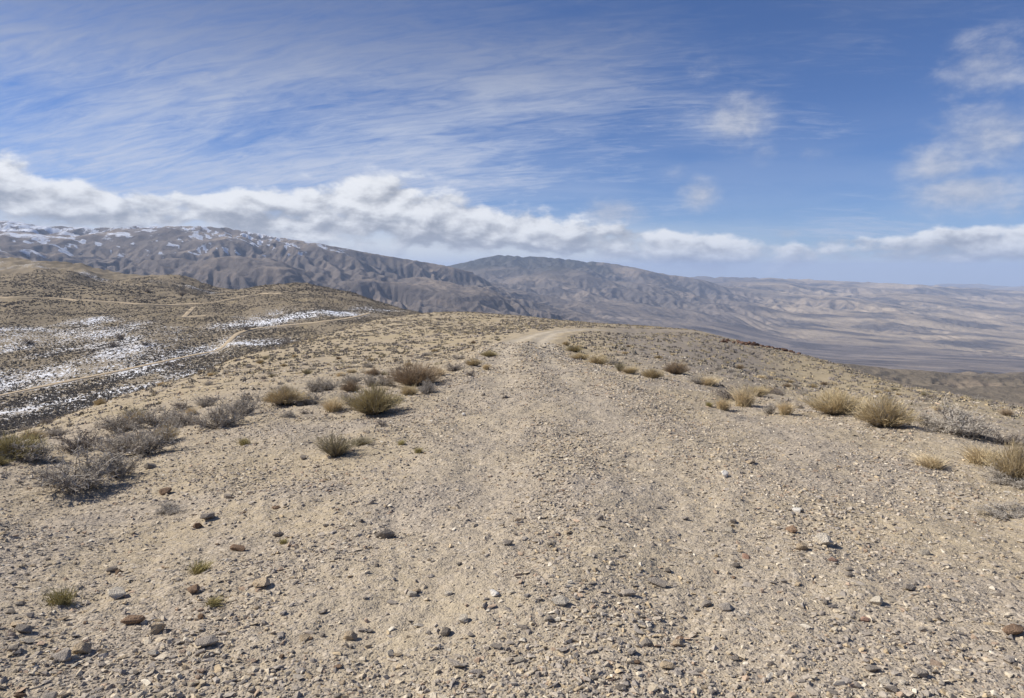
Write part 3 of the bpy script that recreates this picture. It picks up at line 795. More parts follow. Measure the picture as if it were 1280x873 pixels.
def sage(seed, c_stem, c_tip, lob=None, n1=26, n2=12, n3=6):
    """Twiggy domed shrub about 1 m across and 0.6 m high: woody stems (returned apart) and a crown of twigs."""
    rg = np.random.default_rng(seed)
    D = dirs(rg, n1, 1.42); th = np.arctan2(D[:, 1], D[:, 0])
    lobe = 0.75 + 0.25 * np.sin(th * 2 + rg.uniform(0, 6)) + rg.uniform(-0.2, 0.2, n1)
    L = (0.5 * lobe)[:, None]
    S0 = rg.normal(0, 0.04, (n1, 3)) * [1, 1, 0]; S2 = S0 + D * L * [1, 1, 1.05] + [0, 0, 0.03]
    S1 = (S0 + S2) / 2 + rg.normal(0, 0.03, (n1, 3))
    stems = twigs(S0, S1, S2, rg.uniform(0.008, 0.014, n1), np.array(c_stem) * 0.7, np.array(c_stem), rg.uniform(0.75, 1.2, n1))
    i = np.repeat(np.arange(n1), n2); t = rg.uniform(0.3, 1.0, len(i))[:, None]
    B0 = S0[i] * (1 - t) ** 2 + 2 * S1[i] * t * (1 - t) + S2[i] * t * t
    B2 = B0 + (D[i] * 0.55 + rg.normal(0, 0.62, (len(i), 3)) + [0, 0, 0.3]) * rg.uniform(0.08, 0.19, (len(i), 1))
    B2[:, 2] = np.maximum(B2[:, 2], 0.015)
    br = twigs(B0, (B0 + B2) / 2 + rg.normal(0, 0.012, B0.shape), B2, rg.uniform(0.004, 0.007, len(i)), np.array(c_stem), np.array(c_tip) * 0.85, rg.uniform(0.7, 1.25, len(i)))
    j = np.repeat(np.arange(len(i)), n3); t = rg.uniform(0.35, 1.0, len(j))[:, None]
    C0 = B0[j] * (1 - t) + B2[j] * t
    C2 = C0 + (rg.normal(0, 0.75, (len(j), 3)) + [0, 0, 0.5]) * rg.uniform(0.025, 0.065, (len(j), 1))
    tw = twigs(C0, (C0 + C2) / 2, C2, rg.uniform(0.0028, 0.0048, len(j)), np.array(c_tip) * 0.8, np.array(c_tip), rg.uniform(0.65, 1.3, len(j)))
    return join([stems]), join([br, tw])
def broom(seed, c_base, c_mid, c_tip, n=1500, spread=1.25, h=0.6):
    """Broom-like dome of fine upright stems."""
    rg = np.random.default_rng(seed)
    D = dirs(rg, n, spread); th = np.arctan2(D[:, 1], D[:, 0])
    lump = fbm(D[:, 0] * 2.6 + seed * 3.1, D[:, 1] * 2.6 + D[:, 2] * 1.7, 3, seed)
    L = h * (0.76 + 0.42 * lump + rg.uniform(-0.26, 0.2, n))[:, None]
    L = np.where((lump[:, None] < -0.16) & (rg.uniform(0, 1, (n, 1)) < 0.65), L * 0.45, L)
    S0 = np.c_[D[:, :2] * rg.uniform(0, 0.16, (n, 1)), np.zeros(n)] + rg.normal(0, 0.02, (n, 3)) * [1, 1, 0]
    S2 = S0 + D * L + [0, 0, 0.03]; S1 = S0 + D * L * 0.55 + [0, 0, 0.05] + rg.normal(0, 0.015, (n, 3))
    S2[:, 2] = np.maximum(S2[:, 2], 0.02); S2 += rg.normal(0, 0.02, (n, 3))
    dead = rg.uniform(0, 1, n) < 0.22; c_tip = np.array(c_tip)
    a = twigs(S0, S1, S2, rg.uniform(0.003, 0.0055, n), np.array(c_base), c_tip, rg.uniform(0.7, 1.25, n))
    ca = a[3].reshape(n, 7, 3); ca[dead] = ca[dead].mean(axis=2, keepdims=True) * np.array([1.08, 1.0, 0.92]); a = (a[0], a[1], a[2], ca.reshape(-1, 3))
    k = rg.integers(0, n, n * 2); t = rg.uniform(0.5, 0.95, n * 2)[:, None]
    B0 = S1[k] * (1 - t) + S2[k] * t; B2 = B0 + (D[k] + rg.normal(0, 0.45, (n * 2, 3)) + [0, 0, .3]) * rg.uniform(0.05, 0.12, (n * 2, 1))
    b = twigs(B0, (B0 + B2) / 2, B2, rg.uniform(0.0025, 0.004, n * 2), np.array(c_mid), np.array(c_tip), rg.uniform(0.7, 1.3, n * 2))
    ns = 26; D2 = dirs(rg, ns, 1.2); Q0 = rg.normal(0, 0.05, (ns, 3)) * [1, 1, 0]; Q2 = Q0 + D2 * h * 0.5
    st = twigs(Q0, (Q0 + Q2) / 2 + rg.normal(0, .02, (ns, 3)), Q2, rg.uniform(0.007, 0.012, ns), np.array(c_base) * 0.7, np.array(c_base), rg.uniform(0.8, 1.2, ns))
    return join([st]), join([a, b])
def tuft(seed, c_base, c_tip, n=420, h=0.42, lean=(0.25, 0), spread=0.9, w=0.004):
    """Bunch of arching dry grass."""
    rg = np.random.default_rng(seed)
    D = dirs(rg, n, spread); L = h * rg.uniform(0.45, 1.15, (n, 1))
    S0 = np.c_[rg.normal(0, 0.07, (n, 2)), np.zeros(n)]
    S1 = S0 + D * L * 0.55
    S2 = S0 + D * L * [1.15, 1.15, 0.85] + np.array([lean[0], lean[1], 0]) * L * 0.6 + rg.normal(0, 0.02, (n, 3)); S2[:, 2] = np.maximum(S2[:, 2], 0.01)
    a = twigs(S0, S1, S2, rg.uniform(0.6, 1.2, n) * w, np.array(c_base), np.array(c_tip), rg.uniform(0.75, 1.25, n))
    return None, join([a])

KINDS = {
    'sagebrush': [sage(s, (0.26, 0.222, 0.185), (0.50, 0.455, 0.385), n3=8) for s in (1, 2, 3, 4)],
    'dark_shrub': [sage(s, (0.18, 0.155, 0.135), (0.34, 0.30, 0.26), n1=22) for s in (5, 6)],
    'rabbitbrush': [broom(s, (0.21, 0.175, 0.125), (0.34, 0.285, 0.155), (0.46, 0.385, 0.205)) for s in (1, 2)],
    'brown_broom': [broom(s, (0.18, 0.145, 0.115), (0.29, 0.225, 0.15), (0.39, 0.30, 0.20)) for s in (3, 4)],
    'tan_broom': [broom(s, (0.25, 0.20, 0.14), (0.43, 0.35, 0.21), (0.58, 0.475, 0.29)) for s in (5, 6)],
    'olive_shrub': [broom(s, (0.17, 0.145, 0.11), (0.27, 0.235, 0.15), (0.37, 0.325, 0.20), n=560, spread=1.0) for s in (7, 8)],
    'bunchgrass': [tuft(s, (0.46, 0.37, 0.22), (0.72, 0.60, 0.40), 520, 0.42) for s in (1, 2, 3)],
    'green_tuft': [tuft(s, (0.26, 0.225, 0.10), (0.45, 0.39, 0.18), 240, 0.30, (0.3, 0), 0.8, 0.005) for s in (4, 5)],
    'yellow_mat': [broom(s, (0.18, 0.15, 0.09), (0.29, 0.25, 0.12), (0.37, 0.31, 0.15), spread=1.35, h=0.55) for s in (9, 10)],
}
NAME = {'sagebrush': 'sagebrush', 'dark_shrub': 'dark_shrub', 'rabbitbrush': 'broom_shrub', 'brown_broom': 'broom_shrub', 'tan_broom': 'broom_shrub', 'olive_shrub': 'broom_shrub', 'bunchgrass': 'grass_tuft', 'green_tuft': 'grass_tuft', 'yellow_mat': 'broom_shrub'}
CAT = {'bunchgrass': 'grass tuft', 'green_tuft': 'grass tuft'}
EXT = {}
for k, lst in list(KINDS.items()):
    out = []
    for st, cr in lst:
        V = cr[0]; wid = np.percentile(V[:, 0], 99.4) - np.percentile(V[:, 0], 0.6); hgt = np.percentile(V[:, 2], 99.2)
        ms = np_mesh('stem', st[0], st[1], M_PLANT, st[2]) if st else None
        mc = np_mesh('crown', cr[0], cr[1], M_PLANT, cr[2])
        out.append((ms, mc, wid, hgt))
    KINDS[k] = out
def plant(kind, p, w, hh, label, group=None, rz=None, parts=True, var=None):
    """A plant of width w and height hh standing at p."""
    lst = KINDS[kind]; ms, mc, wid, hgt = lst[(random.randrange(len(lst)) if var is None else var % len(lst))]
    sc = (w / wid, w / wid, hh / hgt)
    rz = random.uniform(0, 6.28) if rz is None else rz
    if ms is not None and parts:
        o = link(NAME[kind], None, loc=(p[0], p[1], p[2] - 0.01)); o.empty_display_size = 0.1
        link('crown', mc, o); link('stem', ms, o)
    else:
        o = link(NAME[kind], mc, loc=(p[0], p[1], p[2] - 0.01))
    o.scale = sc; o.rotation_euler = (0, 0, rz)
    tag(o, label, CAT.get(kind, 'shrub'), group)
    return o
# px, base py, width px, height px, kind, label
NAMED_PLANTS = [
    (102, 608, 66, 38, 'sagebrush', 'bare twiggy grey bush, left one of the twin bushes nearest the left edge'),
    (147, 598, 44, 32, 'sagebrush', 'bare grey bush leaning right, right one of the twin bushes'),
    (58, 600, 16, 10, 'sagebrush', 'tiny grey shrub left of the twin grey bushes'),
    (180, 568, 78, 34, 'sagebrush', 'wide grey bush with long dark shadow behind the twin bushes'),
    (150, 562, 38, 20, 'sagebrush', 'pale low grey bush adjoining the wide grey bush on its left'),
    (208, 552, 26, 18, 'tan_broom', 'tan brush at the right end of the wide grey bush'),
    (100, 564, 40, 24, 'dark_shrub', 'dark greenish bush between the yellow mat and the wide grey bush'),
    (34, 576, 52, 22, 'sagebrush', 'grey shrub in front of the yellow green mat at the left edge'),
    (14, 572, 60, 22, 'yellow_mat', 'yellow green brush mat at the left edge of the photo'),
    (-4, 582, 22, 10, 'yellow_mat', 'small yellow patch of brush cut by the left edge'),
    (278, 535, 46, 34, 'sagebrush', 'tall grey twiggy bush at the front of the shrub row left of the track'),
    (305, 520, 30, 28, 'sagebrush', 'pale grey bush just behind the tall grey twiggy bush'),
    (226, 533, 38, 20, 'sagebrush', 'grey bush in the row left of the tall grey twiggy bush'),
    (196, 534, 34, 22, 'sagebrush', 'low greyish bush in the row above the wide grey bush'),
    (150, 540, 44, 22, 'sagebrush', 'faint olive grey bush at the far end of the shrub row'),
    (170, 530, 30, 14, 'tan_broom', 'thin tan brush behind the faint olive grey bush'),
    (228, 512, 22, 10, 'dark_shrub', 'small dark shrub on the slope above the shrub row'),
    (255, 508, 18, 12, 'sagebrush', 'round grey shrub beyond the tall grey twiggy bush'),
    (70, 545, 24, 10, 'sagebrush', 'low flat grey shrub on the brink above the snowy ravine'),
    (357, 505, 52, 20, 'tan_broom', 'yellowish brown clump left of the olive bush row'),
    (386, 506, 32, 18, 'sagebrush', 'small grey bush at the right end of the yellowish brown clump'),
    (395, 490, 28, 18, 'sagebrush', 'grey bush behind the yellowish brown clump'),
    (410, 488, 20, 16, 'sagebrush', 'dim grey shrub between the grey bush and the sandy gap'),
    (418, 514, 32, 20, 'bunchgrass', 'golden straw tuft touching the olive bush on its left'),
    (436, 506, 26, 16, 'sagebrush', 'grey shrub tucked behind the golden straw tuft'),
    (467, 517, 60, 34, 'rabbitbrush', 'round olive gold bush standing out left of the track'),
    (519, 482, 66, 28, 'brown_broom', 'large russet brown bush left of the track'),
    (512, 495, 24, 13, 'tan_broom', 'small golden bush in front of the russet brown bush'),
    (533, 492, 34, 16, 'sagebrush', 'grey bush in front of the right end of the russet bush'),
    (440, 481, 30, 16, 'sagebrush', 'grey bush left of the russet bush, front of a grey trio'),
    (463, 483, 24, 16, 'sagebrush', 'grey bush in the middle of the grey trio by the russet bush'),
    (480, 482, 20, 13, 'sagebrush', 'darker grey bush right in the grey trio, touching the russet bush'),
    (498, 503, 26, 8, 'sagebrush', 'low grey scrub right of the olive gold bush'),
    (568, 464, 20, 11, 'dark_shrub', 'dark round shrub right of the russet bush'),
    (588, 470, 12, 8, 'dark_shrub', 'tiny dark shrub nearest the left edge of the track'),
    (592, 457, 22, 9, 'tan_broom', 'sandy orange shrub at the left edge of the track'),
    (612, 446, 20, 8, 'rabbitbrush', 'yellowish shrub where the track starts to bend'),
    (608, 462, 12, 9, 'bunchgrass', 'pale tuft on the left edge of the track'),
    (548, 470, 22, 12, 'bunchgrass', 'blond tuft in the gap right of the russet bush'),
    (420, 570, 46, 28, 'olive_shrub', 'thin olive broom bush standing alone on the gravel left of the track'),
    (452, 556, 30, 9, 'olive_shrub', 'low sparse sprig right of the lone olive broom bush'),
    (477, 533, 12, 9, 'dark_shrub', 'tiny purple grey shrub below the olive gold bush'),
    (360, 522, 18, 9, 'sagebrush', 'small grey shrub on sand below the yellowish brown clump'),
    (380, 518, 9, 6, 'dark_shrub', 'tiny grey sprig beside the small grey shrub on sand'),
    (306, 557, 16, 12, 'green_tuft', 'dry tuft with yellow foot on bare gravel below the tall grey bush'),
    (502, 556, 11, 8, 'green_tuft', 'faint yellow tuft left of the paired tufts on the track edge'),
    (523, 566, 14, 9, 'green_tuft', 'small yellow green tuft on the left edge of the track'),
    (250, 715, 26, 16, 'green_tuft', 'bright green grass tuft on the left shoulder, uppermost of the three'),
    (76, 755, 32, 20, 'green_tuft', 'green grass tuft lowest on the left shoulder'),
    (267, 758, 22, 14, 'green_tuft', 'thin grey green grass tuft below the bright green one'),
    (354, 680, 12, 9, 'green_tuft', 'faint yellow grass tuft right of the blackish stone'),
    (210, 640, 26, 10, 'sagebrush', 'little bare grey twig shrub lying on the left slope'),
    (930, 508, 32, 26, 'bunchgrass', 'bright blond grass tuft bending right on the right shoulder'),
    (904, 512, 22, 16, 'bunchgrass', 'smaller blond tuft left of the bright bending one'),
    (886, 508, 10, 7, 'green_tuft', 'tiny yellow green tuft left of the blond pair'),
    (912, 500, 34, 18, 'dark_shrub', 'dim purple grey shrub behind the blond pair'),
    (982, 518, 22, 18, 'bunchgrass', 'loose straw tuft right of the blond pair'),
    (962, 518, 18, 14, 'sagebrush', 'grey twigs beside the loose straw tuft'),
    (945, 495, 30, 12, 'tan_broom', 'flat tan scrub behind the loose straw tuft'),
    (1044, 518, 62, 28, 'tan_broom', 'big tan dome shaped bush, left of the adjoining pair on the right shoulder'),
    (1105, 534, 62, 34, 'tan_broom', 'big olive tan dome bush, right of the adjoining pair on the right shoulder'),
    (1195, 543, 56, 28, 'sagebrush', 'grey and dark bush right of the tan pair'),
    (1160, 533, 26, 16, 'sagebrush', 'grey bush between the tan pair and the dark grey bush'),
    (1218, 545, 30, 20, 'dark_shrub', 'dark end of the grey bush nearest the right edge'),
    (1258, 556, 28, 16, 'dark_shrub', 'purple grey shrub near the right edge'),
    (1164, 584, 36, 16, 'bunchgrass', 'flat pale straw tuft on gravel below the dark grey bush'),
    (1268, 600, 46, 38, 'tan_broom', 'large ochre bush cut by the right edge'),
    (1225, 580, 40, 22, 'bunchgrass', 'straw grass left of the ochre bush'),
    (1255, 606, 36, 14, 'sagebrush', 'low grey twigs under the ochre bush'),
    (1262, 642, 42, 10, 'sagebrush', 'low reddish grey twigs on gravel at the right edge'),
    (788, 467, 20, 9, 'tan_broom', 'tan shrub in the row right of the track'),
    (816, 473, 26, 12, 'tan_broom', 'gold shrub in the row right of the track'),
    (845, 468, 28, 16, 'brown_broom', 'brown grey dome shrub behind the gold shrub'),
    (885, 481, 30, 12, 'bunchgrass', 'straw tuft strip right of the brown grey dome'),
    (870, 479, 16, 10, 'sagebrush', 'grey tuft left of the straw strip'),
    (775, 464, 14, 12, 'olive_shrub', 'small olive shrub at left of the row right of the track'),
    (725, 450, 24, 9, 'tan_broom', 'sandy shrub by the right side of the track bend'),
    (748, 456, 26, 11, 'tan_broom', 'pale orange shrub second from the track bend'),
    (765, 456, 18, 10, 'sagebrush', 'grey shrub between the pale orange and the small olive shrub'),
    (718, 440, 20, 8, 'rabbitbrush', 'yellow shrub above the sandy shrub at the bend'),
    (708, 432, 10, 6, 'tan_broom', 'tiny orange shrub at the inside of the bend'),
]
occupied = []
for px, py, w, hh, kind, lb in NAMED_PLANTS:
    p = hit(px, py)
    if p is None: continue
    s = np.linalg.norm(p - EYE) / F_PX
    plant(kind, p, w * s * 1.02, hh * s * 0.98, lb); occupied.append((p[0], p[1], w * s * 0.4))
def free(x, y, r=0.25):
    return all((x - a) ** 2 + (y - b) ** 2 > (c + r) ** 2 for a, b, c in occupied)
GL = {'left': ('one of the many small dry shrubs dotting the slope left of the track', 'shrubs dotting the slope left of the track'),
      'right': ('one of the many small dry shrubs dotting the slope right of the track', 'shrubs dotting the slope right of the track')}
cand = []
while len(cand) < 215:
    r = 9 + 42 * random.random() ** 0.8; a = random.uniform(-0.72, 0.72)
    x, y = r * math.sin(a), r * math.cos(a)
    if y < float(scrub_edge(np.array([x]))[0]) + 0.8 or float(road_dist(np.array([x]), np.array([y]))[0][0]) < 2.3 or not free(x, y): continue
    cand.append((x, y)); occupied.append((x, y, 0.3))
for x, y in cand:
    p = (x, y, float(ground_z(x, y)[0]))
    kind = random.choices(['sagebrush', 'dark_shrub', 'tan_broom', 'brown_broom', 'olive_shrub', 'bunchgrass'], [0.42, 0.14, 0.14, 0.08, 0.1, 0.12])[0]
    w = random.uniform(0.2, 0.5)
    sd = 'left' if x < float(np.interp(y, ROAD[:, 1], ROAD[:, 0])) else 'right'
    lb, g = GL[sd]
    if kind == 'bunchgrass': lb, g = lb.replace('dry shrubs', 'straw tufts'), g.replace('shrubs', 'straw tufts')
    plant(kind, p, w, w * random.uniform(0.4, 0.6), lb, g, parts=False)
print('plants', round(time.time() - T_START, 1))

# scrub too many to count: slopes of the near ridge, then the snowy hill
def clump(seed, n=7, tall=1.0):
    rg = np.random.default_rng(seed)
    V, Fc = [], []
    for k in range(n):
        a = rg.uniform(0, 6.28); r = rg.uniform(0.0, 0.32); b = np.array([r * math.cos(a), r * math.sin(a), 0])
        t = b * 1.5 + rg.normal(0, 0.07, 3) + [0, 0, rg.uniform(0.22, 0.45) * tall]; t[2] = max(t[2], 0.12)
        w = rg.uniform(0.18, 0.30); i = len(V)
        for q in range(3): V.append(b + w * np.array([math.cos(a + q * 2.094), math.sin(a + q * 2.094), 0]))
        V.append(t); m = (b + t) / 2
        Fc += [[i, i + 1, i + 3], [i + 1, i + 2, i + 3], [i + 2, i, i + 3]]
    return np.array(V), np.array(Fc)
CL = [clump(s) for s in range(8)]; CLH = [clump(s, 4) for s in range(20, 26)]
SC_T = np.array([(0.20, 0.175, 0.14), (0.25, 0.22, 0.17), (0.165, 0.145, 0.12), (0.29, 0.25, 0.17), (0.35, 0.285, 0.18), (0.22, 0.195, 0.175)])
def scrub(name, label, az0, az1, r0, r1, n, smin, smax, test, tones=SC_T, protos=None, grow=0.0, tall=0.7):
    a = RNG.uniform(az0, az1, n); r = np.sqrt(RNG.uniform(r0 * r0, r1 * r1, n)) if r1 / r0 < 3 else np.exp(RNG.uniform(math.log(r0), math.log(r1), n))
    x, y = r * np.sin(a), r * np.cos(a); k = test(x, y, r, a); x, y, r = x[k], y[k], r[k]
    z = ground_z(x, y); m = len(x)
    s = (RNG.uniform(smin, smax, m) * (1 + grow * r) * (0.62 + 0.38 * sstep(18, 48, r)))[:, None] * np.array([[1, 1, tall]])
    c = tones[RNG.integers(0, len(tones), m)] * RNG.uniform(0.8, 1.25, (m, 1))
    me = scatter_mesh(name, protos or CL, np.c_[x, y, z - 0.03], s, RNG.uniform(0, 6.28, m), np.zeros(m), c, M_PLANT)
    tag(link(name, me), label, 'scrub', None, 'stuff')
def t_near(x, y, r, a):
    d, _ = road_dist(x, y)
    dn = fbm(x / 9, y / 9, 3, 44)
    return (y > scrub_edge(x) + 1) & (d > 2.4) & (RNG.uniform(0, 1, len(x)) < np.clip(0.6 + 0.7 * dn, 0.08, 1) * np.clip(r * r * 2.2 / 20000, 0.05, 1))
scrub('scrub', 'countless small dry shrubs covering the slopes of the near ridge', -0.72, 0.78, 15, 190, 80000, 0.24, 0.52, t_near, grow=0.004)
TR = np.concatenate(TRK)
def off_track(x, y):
    ok = np.ones(len(x), bool); r = np.hypot(x, y)
    for k in (0.0, -1.6, -3.2):        # keep the verge on this side of the track low as well
        xs, ys = x - x / r * k, y - y / r * k
        for px_, py_, w_ in TR: ok &= (xs - px_) ** 2 + (ys - py_) ** 2 > (0.75 * w_) ** 2
    return ok
def t_hill(x, y, r, a):
    dn = fbm(x / 40, y / 40, 4, 46) * 1.3
    return off_track(x, y) & (RNG.uniform(0, 1, len(x)) < np.clip(0.7 + 0.6 * dn, 0.1, 1))
HT = np.array([(0.15, 0.135, 0.115), (0.18, 0.16, 0.13), (0.12, 0.11, 0.097), (0.21, 0.18, 0.14)])
# ---
scrub('scrub', 'dense dark scrub covering the snowy hillside across the ravine', -0.72, -0.10, 195, 640, 90000, 0.75, 1.75, t_hill, HT, CLH, tall=0.9)
scrub('scrub', 'sparse scrub on the brown hill behind the snowy hillside', -0.72, -0.14, 640, 1300, 40000, 1.5, 3.0, t_hill, HT, CLH, tall=0.9)
# the few dark trees and big bushes that stand out across the ravine
def juniper(px, py, hpx, lb):
    p = hit(px, py, 150)
    if p is None: return
    s = np.linalg.norm(p - EYE) / F_PX; hh = hpx * s
    plant('dark_shrub', p, hh * 1.5, hh, lb, None)
for px, py, hp, lb in ((357, 433, 9, 'dark round bush at the foot of the snowy slope where the near ridge meets it'), (150, 425, 8, 'dark bush in the middle of the snow speckled hillside'), (141, 434, 6, 'small dark bush left below the one amid the snow'),
                       (182, 432, 6, 'dark bush right of the one amid the snow'), (36, 430, 6, 'dark bush high on the left of the snowy hillside'), (185, 366, 5, 'dark bush on the skyline of the brown hill'), (228, 370, 6, 'dark bush at the top edge of the snow strip'),
                       (308, 413, 5, 'dark bush beside the bend of the hillside track'), (210, 457, 5, 'small dark bush just below the hillside track')):
    juniper(px, py, hp, lb)
print('scrub', round(time.time() - T_START, 1))

# ------------------------------------------------------------------ haze
def haze():
    m = bpy.data.materials.new('haze_air'); m.use_nodes = True; T = NT(m.node_tree)
    v = T.n('ShaderNodeVolumePrincipled'); v.inputs['Color'].default_value = (0.55, 0.70, 0.97, 1); v.inputs['Density'].default_value = HAZE; v.inputs['Anisotropy'].default_value = 0.1
    o = T.n('ShaderNodeOutputMaterial'); T.t.links.new(v.outputs[0], o.inputs['Volume'])
    bm = bmesh.new(); bmesh.ops.create_cube(bm, size=1.0)
    zt = max(float(h.max()), float(GZ.max())) + 60; zb = min(float(h.min()), float(GZ.min())) - 1.0
    for q in bm.verts: q.co = (q.co.x * 130000, q.co.y * 130000, zb if q.co.z < 0 else zt)
    me = bpy.data.meshes.new('haze'); bm.to_mesh(me); bm.free(); me.materials.append(m)
    tag(link('haze', me), kind='stuff')
HAZE = 3.0e-5
haze()

# ------------------------------------------------------------------ sky and sun
SUN_EL, SUN_AZ = math.radians(40), math.radians(-82)      # azimuth clockwise from the view direction
def azel(px, py):
    v = ray(px, py); return math.atan2(v[0], v[1]), math.atan2(v[2], math.hypot(v[0], v[1]))
world = bpy.data.worlds.new('World'); scene.world = world; world.use_nodes = True
T = NT(world.node_tree)
sky = T.n('ShaderNodeTexSky', sky_type='NISHITA'); sky.sun_disc = False; sky.sun_elevation = SUN_EL; sky.sun_rotation = SUN_AZ
sky.altitude = 2200; sky.air_density = 1.0; sky.dust_density = 0.6; sky.ozone_density = 3.0
D = T.n('ShaderNodeTexCoord').outputs['Generated']
sx = T.n('ShaderNodeSeparateXYZ'); T.put(sx.inputs[0], D); X, Y, Z = sx.outputs
AZ = T.m('ARCTAN2', X, Y); EL = T.m('ARCSINE', Z)
def curve(x, pts, lo, hi):
    """Piecewise curve of azimuth."""
    t = T.n('ShaderNodeMapRange'); T.put(t.inputs[0], x); T.put(t.inputs[1], -0.75); T.put(t.inputs[2], 0.75)
    nd = T.n('ShaderNodeFloatCurve'); T.put(nd.inputs['Value'], t.outputs[0])
    cm = nd.mapping; c = cm.curves[0]
    q = [((a + 0.75) / 1.5, (e - lo) / (hi - lo)) for a, e in pts]
    c.points[0].location = (0, q[0][1]); c.points[1].location = (1, q[-1][1])
    for a, e in q: c.points.new(a, e)
    cm.update()
    return T.m('MULTIPLY_ADD', nd.outputs[0], hi - lo, lo)
top = curve(AZ, [azel(*p) for p in ((-60, 195), (0, 196), (50, 204), (110, 230), (180, 244), (260, 240), (340, 228), (470, 218), (550, 228), (620, 246), (680, 266), (760, 278), (880, 286), (980, 293), (1060, 292), (1120, 284), (1280, 274))], -0.05, 0.25)
bot = curve(AZ, [azel(*p) for p in ((-60, 266), (0, 276), (80, 284), (160, 288), (260, 292), (400, 306), (520, 312), (640, 316), (760, 328), (880, 341), (1000, 346), (1060, 338), (1150, 334), (1280, 338))], -0.05, 0.25)
ELW = T.m('ADD', EL, T.m('MULTIPLY', T.m('SUBTRACT', T.noise(T.comb(AZ, T.m('MULTIPLY', EL, 1.5), 2.2), 13.0, 5, 0.55), 0.5), 0.055))
rel = T.m('DIVIDE', T.m('SUBTRACT', ELW, bot), T.m('MAXIMUM', T.m('SUBTRACT', top, bot), 0.004))     # 0 at the base, 1 at the top
pc = T.comb(T.m('MULTIPLY', AZ, 1.0), T.m('MULTIPLY', EL, 1.9), 0.3)
def shift(v, d):
    nd = T.n('ShaderNodeVectorMath', operation='ADD'); T.put(nd.inputs[0], v); T.put(nd.inputs[1], d); return nd.outputs[0]
def cum(v): return T.noise(v, 15.0, 10, 0.56, 0.15)
c0 = cum(pc); c1 = cum(shift(pc, (-0.010, 0.022, 0)))
bias = T.m('SUBTRACT', 1.0, T.m('MULTIPLY', T.m('ABSOLUTE', T.m('SUBTRACT', rel, 0.5)), 2.0))       # 1 in the middle, 0 at the edges
bank = T.m('ADD', T.m('MULTIPLY', T.ss(bias, -0.1, 0.6), 0.55), T.m('MULTIPLY', T.m('SUBTRACT', c0, 0.5), 2.1))
thin = T.ss(AZ, 0.08, 0.42)
bankm = T.ss(T.m('SUBTRACT', bank, T.m('MULTIPLY', thin, 0.29)), -0.10, 0.36)
bankm = T.m('MULTIPLY', bankm, T.ss(bias, -0.35, 0.12))
# single puffs
puff = None
for px, py, rx, ry, st in ((923, 150, 34, 26, 0.62), (884, 80, 28, 16, 0.34), (875, 244, 20, 17, 0.62), (765, 266, 34, 14, 0.62), (843, 220, 18, 12, 0.28), (955, 194, 14, 10, 0.34), (1012, 195, 20, 10, 0.30), (1235, 82, 46, 30, 0.48), (1205, 150, 30, 20, 0.36), (1245, 172, 60, 30, 0.6), (1178, 208, 40, 22, 0.62), (1208, 240, 56, 18, 0.72), (1270, 255, 24, 12, 0.5), (982, 292, 14, 6, 0.5), (1040, 305, 20, 8, .4)):
    a, e = azel(px, py)
    dx = T.m('DIVIDE', T.m('SUBTRACT', AZ, a), rx / F_PX * 1.15 * math.cos(a)); dy = T.m('DIVIDE', T.m('SUBTRACT', EL, e), ry / F_PX * 1.15)
    g = T.m('MULTIPLY', T.m('EXPONENT', T.m('MULTIPLY', T.m('ADD', T.m('MULTIPLY', dx, dx), T.m('MULTIPLY', dy, dy)), -0.8)), st)
    puff = g if puff is None else T.m('MAXIMUM', puff, g)
pn_ = T.noise(pc, 20.0, 8, 0.62, 0.15)
puffm = T.m('MULTIPLY', T.ss(T.m('ADD', puff, T.m('MULTIPLY', T.m('SUBTRACT', pn_, 0.5), 1.0)), 0.08, 0.85), T.ss(puff, 0.03, 0.25))
# light and grey inside the clouds: lit on the upper left, grey at the base
lit = T.m('ADD', T.m('MULTIPLY', T.m('SUBTRACT', c0, c1), 4.2), T.m('MULTIPLY', T.m('SUBTRACT', rel, 0.48), 1.25))
lit = T.m('ADD', lit, T.m('MULTIPLY', T.m('SUBTRACT', T.noise(T.mul(pc, (1, 1.6, 1)), 11.0, 5, 0.55), 0.5), 1.3))
lit = T.ss(lit, -0.85, 0.8)
cl_col = T.mix(lit, (3.7, 3.95, 4.6, 1), (10.6, 10.7, 10.9, 1))
# cirrus on a high plane
zz_ = T.m('MAXIMUM', T.m('ADD', Z, 0.26), 0.05)
cir_p = T.comb(T.m('DIVIDE', X, zz_), T.m('DIVIDE', Y, zz_), 0)
rot = T.n('ShaderNodeVectorRotate', rotation_type='Z_AXIS'); T.put(rot.inputs[0], cir_p); rot.inputs['Angle'].default_value = math.radians(12)
st1 = T.noise(T.mul(rot.outputs[0], (0.8, 2.2, 1)), 1.7, 9, 0.6, 0.6)
st2 = T.noise(T.mul(rot.outputs[0], (1.4, 6.0, 1)), 3.6, 10, 0.68, 1.4)
patch = T.noise(cir_p, 0.8, 3, 0.5, 0.2)
cir = T.m('ADD', T.m('MULTIPLY', st1, 0.62), T.m('MULTIPLY', st2, 0.48))
cir = T.m('ADD', cir, T.m('MULTIPLY', T.m('SUBTRACT', patch, 0.5), 0.8))
lft = T.m('SUBTRACT', 1.0, T.ss(AZ, -0.35, 0.45))
cir = T.m('ADD', cir, T.m('MULTIPLY', T.m('SUBTRACT', lft, 0.40), 0.23))
cirm = T.m('MULTIPLY', T.m('MULTIPLY', T.ss(cir, 0.40, 0.86), 0.9), T.m('SUBTRACT', 1.0, T.m('MULTIPLY', T.ss(EL, 0.20, 0.38), 0.55)))
